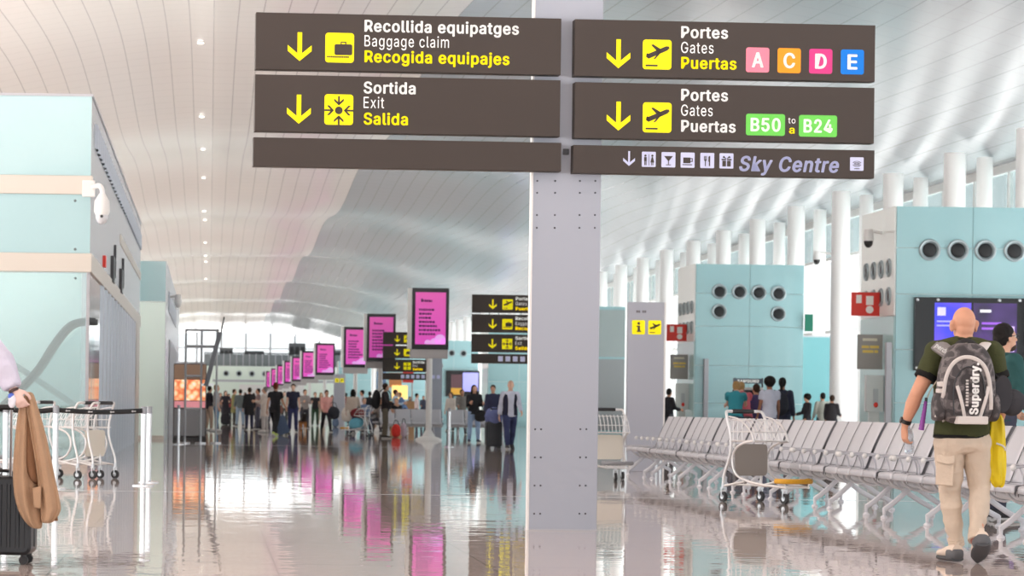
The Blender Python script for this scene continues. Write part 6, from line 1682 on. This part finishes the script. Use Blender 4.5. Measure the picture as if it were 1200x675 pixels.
# top haul loop, straps, side pockets and clips
pts = spline([on(1122, 411, -0.02), (hp(1124, 402, -0.2) - pc), (hp(1134, 399, -0.2) - pc), (hp(1143, 404, -0.2) - pc), on(1145, 412, -0.02)], 5)
MB().tube(pts, [(0.022, 0.010)] * len(pts), 8).build('grab_loop', M('pack_black', (36, 34, 36), 0.8), pack)
MB().tube([hp(1116, 414, -0.2) - pc, hp(1148, 414, -0.2) - pc], [(0.02, 0.05)] * 2, 10, ref=(0, 0, 1)).build('top_yoke', PALE, pack)
for sgn, a in ((-1, [(1118, 419, -0.16), (1112, 410, -0.13), (1104, 402.5, -0.03), (1102, 406, 0.10), (1101, 430, 0.19), (1099, 465, 0.17), (1097, 490, 0.02), (1102, 488, -0.16)]),
               (1, [(1146, 416, -0.16), (1151, 408, -0.13), (1156, 402.5, -0.03), (1158, 406, 0.10), (1160, 430, 0.19), (1161, 465, 0.17), (1163, 490, 0.02), (1160, 488, -0.16)])):
    pts = spline([hp(*q) - pc for q in a], 6)
    s_ = MB().tube(pts, [(0.034, 0.012)] * len(pts), 10, ref=(1, 0.35 * sgn, 0)).build('shoulder_strap', PGREY if sgn < 0 else PALE, pack)
    if sgn < 0:
        A = hp(1096, 404.5, -0.175) - pc; B = hp(1115, 417, -0.285) - pc; dd = (B - A); w = dd.length; dd.normalize(); nn = Vector((0.25, 0.45, 0.85)); nn = (nn - dd * nn.dot(dd)).normalized()
        bd = MB(); nrm = dd.cross(nn); qx = lambda a, c_, e=0.0: A + dd * a + nn * c_ - (nrm if nrm.y > 0 else -nrm) * e
        bd._add([qx(-0.012, -0.032), qx(w, -0.032), qx(w, 0.03), qx(-0.012, 0.03), qx(-0.012, -0.032, -0.03), qx(w, -0.032, -0.05), qx(w, 0.03, -0.05), qx(-0.012, 0.03, -0.03)], [(0, 1, 2, 3), (4, 7, 6, 5), (0, 4, 5, 1), (1, 5, 6, 2), (2, 6, 7, 3), (3, 7, 4, 0)]); bd.build('strap_patch', PGREY, s_)
        vs, fs = text_mesh('perdry', w * 0.86, 0.036, 0.05)
        lm_ = MB(); lm_._add([qx(a + 0.004, c_ - 0.014, 0.003) for a, b, c_ in vs], fs); lm_.build('lettering', MATS['pack_white'], s_, smooth=False)
for (u, v, w, h) in ((1108, 450, 8, 6), (1106, 458, 7, 5), (1104, 477, 7, 6), (1103, 486, 8, 6)):
    x, z = P_(u, v); MB().box(x - w / 340, x + w / 340, min(-0.03, pack_y(x, z, 0.012)) if abs(x) < RX else -0.05, 0.02, z - h / 340, z + h / 340).build('side_clip', PALE, pack, bevel=0.005)
MB().tube(spline([hp(1107, 462, -0.20) - pc, hp(1101, 478, -0.2) - pc, hp(1106, 494, -0.2) - pc], 5), 0.01, 8).build('side_cord', PALE, pack)
mb = MB(); superell(mb, 0.045, 0.09, 0.10, 2.5, 2.6, 2.5, 20, 14); mb.build('side_pocket', CAMO, pack, loc=(-0.185, 0.0, -0.16))
mb = MB(); superell(mb, 0.045, 0.09, 0.10, 2.5, 2.6, 2.5, 20, 14); mb.build('side_pocket', CAMO, pack, loc=(0.185, 0.0, -0.16))
for (ua, ub) in ((1121, 1125), (1139, 1145)):
    a_0 = hp(ua, 413, -0.25) - pc; b_0 = hp(ub, 413, -0.25) - pc
    mb = MB(); mb.prism([(a_0.x, a_0.z), (b_0.x + 0.012, b_0.z), ((a_0.x + b_0.x) / 2, a_0.z + 0.055)], a_0.y - 0.02, a_0.y + 0.03); mb.build('trim_tip', PALE, pack, bevel=0.005)
# cap hung on the pack, yellow jacket and purple keyring cord
cp = hp(1172, 462, -0.20)
cap_ = empty('baseball_cap', hero.location + cp, 0, 'dark grey baseball cap hanging from the right side of the backpack', 'cap')
CAPM = M('cap_charcoal', (62, 62, 66), 0.85, 0, 0.2, bump=0.2, bscale=90)
rm_ = Matrix.Rotation(R(-10), 3, 'Y')
mb = MB()
mb.tube([rm_ @ Vector((0.0, -0.055 - 0.012, 0)), rm_ @ Vector((0, -0.045, 0))], [(0.066, 0.128), (0.068, 0.132)], 28, ref=(1, 0, 0)); mb.build('peak', CAPM, cap_, bevel=0.004)
mb = MB(); superell(mb, 0.088, 0.075, 0.092, 2.3, 2.3, 2.2, 24, 16); o_ = mb.build('crown', CAPM, cap_); o_.location = (0.088, 0.02, -0.055); o_.rotation_euler = (R(10), R(35), 0)
MB().tube(spline([(-0.02, -0.02, 0.12), (-0.07, 0.02, 0.16), (-0.10, 0.04, 0.12)], 4), 0.006, 6).build('hanging_strap', BLACK, cap_)
YELC = M('yellow_nylon', (222, 196, 34), 0.6, 0, 0.3, var=0.08, vscale=7)
yj = empty('yellow_jacket', hero.location + hp(1165, 530, 0.02), 0, 'bright yellow jacket hanging down beside the right leg of the bald person', 'jacket')
yo = hp(1165, 530, 0.02)
rows = []
prof = [(484, 1160, 1173), (492, 1157, 1177), (505, 1156, 1178), (520, 1155, 1178), (535, 1153, 1179), (548, 1152, 1179), (558, 1157, 1178), (566, 1161, 1177), (571, 1165, 1173)]
mb = MB(); cs = []; 
for v, ua, ub in prof:
    a, b = hp(ua, v, 0.02) - yo, hp(ub, v, 0.02) - yo; cs.append(((a + b) / 2, (b - a).length / 2))
rows = []
for i, (c_, hw) in enumerate(cs):
    row = []
    for j in range(33):
        th = 2 * math.pi * j / 32
        f_ = 1 + 0.30 * math.sin(5 * th + i * 0.5) + 0.16 * math.sin(9 * th - i * 0.8)
        row.append((c_.x + hw * math.cos(th) * (0.92 + 0.08 * f_), c_.y + 0.055 * math.sin(th) * f_, c_.z + 0.012 * math.sin(3 * th)))
    rows.append(row)
mb.grid(rows); mb.v += []; mb.f.append(tuple(range(0, 32))); mb.mi.append(0); mb.f.append(tuple(len(mb.v) - 33 + q for q in range(31, -1, -1))); mb.mi.append(0)
mb.build('garment', YELC, yj, sub=1)
a = hp(1176, 523, -0.05) - yo; mb = MB(); mb.tube(spline([a + Vector((-0.05, 0, 0.02)), a, a + Vector((0.015, 0.0, -0.03))], 4), 0.007, 6); mb.build('drawcord', PALE, yj)
kc = hp(1080, 488, -0.02)
kr = empty('purple_cord', hero.location + kc, 0, 'purple braided cord dangling between the left arm and the backpack', 'cord')
PUR = M('purple_cord', (140, 72, 158), 0.6)
mb = MB(); k = [hp(1085, 470, -0.03) - kc, hp(1083.5, 480, -0.02) - kc, hp(1081.5, 492, -0.02) - kc, hp(1079.5, 504, -0.02) - kc]
pts = spline(k, 6); mb.tube(pts, [0.010 + 0.009 * (i / len(pts)) + 0.003 * (i % 2) for i in range(len(pts))], 10); mb.build('braid', PUR, kr)
MB().tube(spline([hp(1098, 446, -0.06) - kc, hp(1090, 458, -0.04) - kc, hp(1085, 471, -0.03) - kc], 5), 0.004, 6).build('string', M('string_beige', (190, 180, 160), 0.7), kr)
MB().tube([hp(1085.5, 466, -0.03) - kc, hp(1085, 472, -0.03) - kc], 0.010, 8).build('clasp', DARKM, kr)

# ------------------------------------------------------------------ the man with glasses behind the seats
Yg = 26.4; Xg = W(1171, 430, Yg)[0]
gp = empty('person', (Xg, Yg, 0), R(-68), 'dark haired person with glasses and dark teal sweater in profile behind the seats', 'person')
Jg = fk(lean=4, legs=((6, 3, 6), (-4, 3, 4)), arms=((16, 8, 40), (10, 10, 26)), head=(-4, -6))
sg_ = 1.08
link('body', body_mesh(Jg, 'body', skinm(0), 0.009, g=1.05), gp)
link('sweater', top_mesh(Jg, 'sweater', cloth((28, 70, 70)), 0.013, g=1.08, off=0.018, folds=0.008), gp)
link('trousers', bottom_mesh(Jg, 'trousers', cloth((52, 56, 72)), 0.016), gp)
for k in 'LR': link('shoe', shoe_mesh(Jg, k, 'shoe', [M('shoe_dark', (40, 40, 44), 0.6), M('shoe_sole_white', (200, 200, 198), 0.6)]), gp)
link('hair', hair_mesh(Jg, 'short', 'hair', hairm(0), 0.008), gp)
Qg, rg = headgeo(MB(), Jg['head'], Jg['yaw'], Jg['pitch'])
sb = MB(); sb.ell(Qg(0, 0.045, -0.085), (0.053, 0.047, 0.042), 14, 10, rg); sb.ell(Qg(0, 0.088, -0.052), (0.03, 0.008, 0.006), 10, 6, rg); link('beard', remesh(sb, 'beard', M('beard_dark', (70, 54, 48), 0.8), 0.006, 1), gp)
for s in (-1, 1):
    e = MB().ell(Qg(s * 0.031, 0.074, 0.012), 0.0135, 12, 8).build('eye', eyew, gp); MB().ell(Qg(s * 0.031, 0.084, 0.012), (0.006, 0.005, 0.006), 10, 6).build('iris', BLACK, e)
gl = MB()
for s in (-1, 1):
    gl.tube([Qg(s * 0.035 + 0.027 * math.cos(R(30 * q)), 0.10, 0.010 + 0.019 * math.sin(R(30 * q))) for q in range(12)], 0.0028, 6, closed=True)
    gl.tube([Qg(s * 0.062, 0.10, 0.016), Qg(s * 0.078, 0.06, 0.018), Qg(s * 0.084, -0.02, 0.012)], 0.003, 6)
gl.tube([Qg(-0.008, 0.102, 0.014), Qg(0.008, 0.102, 0.014)], 0.0028, 6)
gl.build('glasses', BLACK, gp)
gp.scale = (sg_, sg_, sg_)

# ------------------------------------------------------------------ the traveller on the left edge, the suitcase and the coat
YT = 17.25
TX = W(-58, 660, YT)[0]
tp = empty('person', (TX, YT, 0), 0, 'person in pale lilac shirt cut off by the photo edge, hand on the coat', 'person')
def tl(u, v, y=0.0): X, Z = W(u, v, YT + y); return Vector((X - TX, y, Z))
Jt = fk(lean=1, legs=((6, 3, 4), (-4, 3, 6)), arms=((4, 10, 14), (4, 10, 14)), head=(20, -8))
zs = 1.0
Jt['sR'] = Vector((0.185, 0.0, 1.43)); Jt['eR'] = tl(2, 424, -0.06); Jt['wR'] = tl(15.5, 456, -0.10)
Jt['hdR'] = (tl(26, 476, -0.125) - Jt['wR']).normalized(); Jt['pnR'] = Vector((0.35, 0.9, -0.1)); Jt['thR'] = Vector((1.0, -0.3, 0.3)); Jt['hs'] = 1.0
link('body', body_mesh(Jt, 'body', M('skin_pale', (228, 196, 186), 0.5, 0, 0.4), 0.007, curl=42), tp)
LILS = M('lilac_cotton', (206, 204, 222), 0.85, 0, 0.2, var=0.04, vscale=6, bump=0.2, bscale=60)
link('shirt', top_mesh(Jt, 'shirt', LILS, 0.010, off=0.032, folds=0.010, sleeve=1.0), tp)
link('trousers', bottom_mesh(Jt, 'trousers', cloth((60, 66, 90)), 0.016), tp)
for k in 'LR': link('shoe', shoe_mesh(Jt, k, 'shoe', [MATS['shoe_dark'], MATS['shoe_sole_white']]), tp)
link('hair', hair_mesh(Jt, 'short', 'hair', hairm(1), 0.010), tp)
d = (Jt['wR'] - Jt['eR']).normalized(); a = Jt['wR'] - d * 0.008
MB().tube([a - d * 0.03, a], [0.052, 0.050], 18).build('cuff', LILS, tp)
br = empty('bracelet', tp.location + Jt['wR'] + d * 0.012, 0, 'dark bracelet on the wrist above the tan coat', 'bracelet')
MB().tube([-d * 0.008, d * 0.008], 0.034, 18).build('band', M('bracelet_brown', (70, 44, 40), 0.5), br)
tis = tl(20, 467, -0.115)
ts = empty('face_mask', tp.location + tis, 0, 'crumpled white and blue paper mask held in the hand on the coat', 'mask')
mb = MB(); mb.ell((-0.03, 0.0, -0.015), (0.018, 0.016, 0.036), 16, 12); link('cloth', remesh(mb, 'cloth', M('mask_white', (226, 228, 238), 0.8), 0.006, 1, 0.012, 22.0, 1.0), ts)
mb = MB(); mb.ell((-0.036, -0.006, 0.012), (0.017, 0.016, 0.02), 14, 10); link('blue_part', remesh(mb, 'blue_part', M('mask_blue', (84, 112, 206), 0.7), 0.005, 1, 0.006, 30.0, 2.0), ts)
SCB = M('suitcase_black_shell', (36, 38, 42), 0.35, 0, 0.4)
sc0 = suitcase_proto(SCB, 'black ribbed hard shell suitcase standing under the tan coat', H=0.50, Wd=0.46, D=0.26, ribs=8)
sx = W(-2, 660, 17.5)[0]; sc0.location = (sx, 17.5, 0); sc0.rotation_euler = (0, 0, R(-6))
# tan coat draped over the handle
cc = tl(42, 540, 0.0)
ct = empty('coat', tp.location + cc, 0, 'tan coat draped over the handle of the black suitcase', 'coat')
TAN = M('tan_wool', (176, 144, 116), 0.9, 0, 0.2, var=0.06, vscale=9, bump=0.25, bscale=80)
TAND = M('tan_lining', (122, 88, 64), 0.9, 0, 0.2)
def drape(prof, thick, seed, nf, amp, y0=0.0):
    rows = []
    for i, (v, ua, ub) in enumerate(prof):
        a, b = tl(ua, v) - cc, tl(ub, v) - cc; c_ = (a + b) / 2; hw = (b - a).length / 2; row = []
        for j in range(41):
            th = 2 * math.pi * j / 40; ff = 1 + amp * math.sin(nf * th + seed + i * 0.25) + amp * 0.6 * math.sin((nf * 2 - 1) * th - seed * 2 + i * 0.4)
            row.append((c_.x + hw * math.cos(th), y0 + c_.y + thick * (0.55 + 0.45 * min(1, i / 3)) * math.sin(th) * ff, c_.z))
        rows.append(row)
    mb = MB(); mb.grid(rows); n = len(mb.v)
    mb.f.append(tuple(range(40))); mb.mi.append(0); mb.f.append(tuple(n - 41 + q for q in range(39, -1, -1))); mb.mi.append(0)
    return mb
# left panel, right panel, dark opening between, pocket flap
drape([(462, 27, 36), (472, 23, 37), (490, 20, 39), (515, 17, 40), (545, 15, 42), (570, 15, 44), (590, 18, 47), (605, 24, 49), (615, 32, 50), (620, 39, 49)], 0.075, 0.5, 4, 0.22).build('left_front', TAN, ct, sub=1)
drape([(459, 30, 38), (464, 29, 41), (475, 30, 44), (490, 33, 49), (512, 36, 55), (540, 41, 61), (565, 44, 66), (582, 46, 70), (595, 47, 72), (598, 48, 72), (610, 48, 66), (613, 50, 60)], 0.08, 1.4, 5, 0.20, -0.03).build('right_front', TAN, ct, sub=1)
drape([(482, 31, 37), (500, 30, 42), (530, 27, 45), (555, 30, 46), (568, 40, 47)], 0.085, 0.2, 3, 0.06, -0.012).build('lining', TAND, ct, sub=1)
q0 = tl(38, 572, -0.115) - cc
mb = MB(); mb.prism([(q0.x, q0.z), (q0.x + 0.055, q0.z + 0.012), (q0.x + 0.055, q0.z - 0.13), (q0.x + 0.01, q0.z - 0.12)], q0.y + 0.0, q0.y + 0.03); mb.build('pocket', TAN, ct, bevel=0.006)
mb = MB(); mb.tube(spline([tl(60, 588, -0.05) - cc, tl(64, 600, -0.06) - cc, tl(66, 610, -0.05) - cc], 4), 0.012, 8); mb.build('belt_end', TAND, ct)
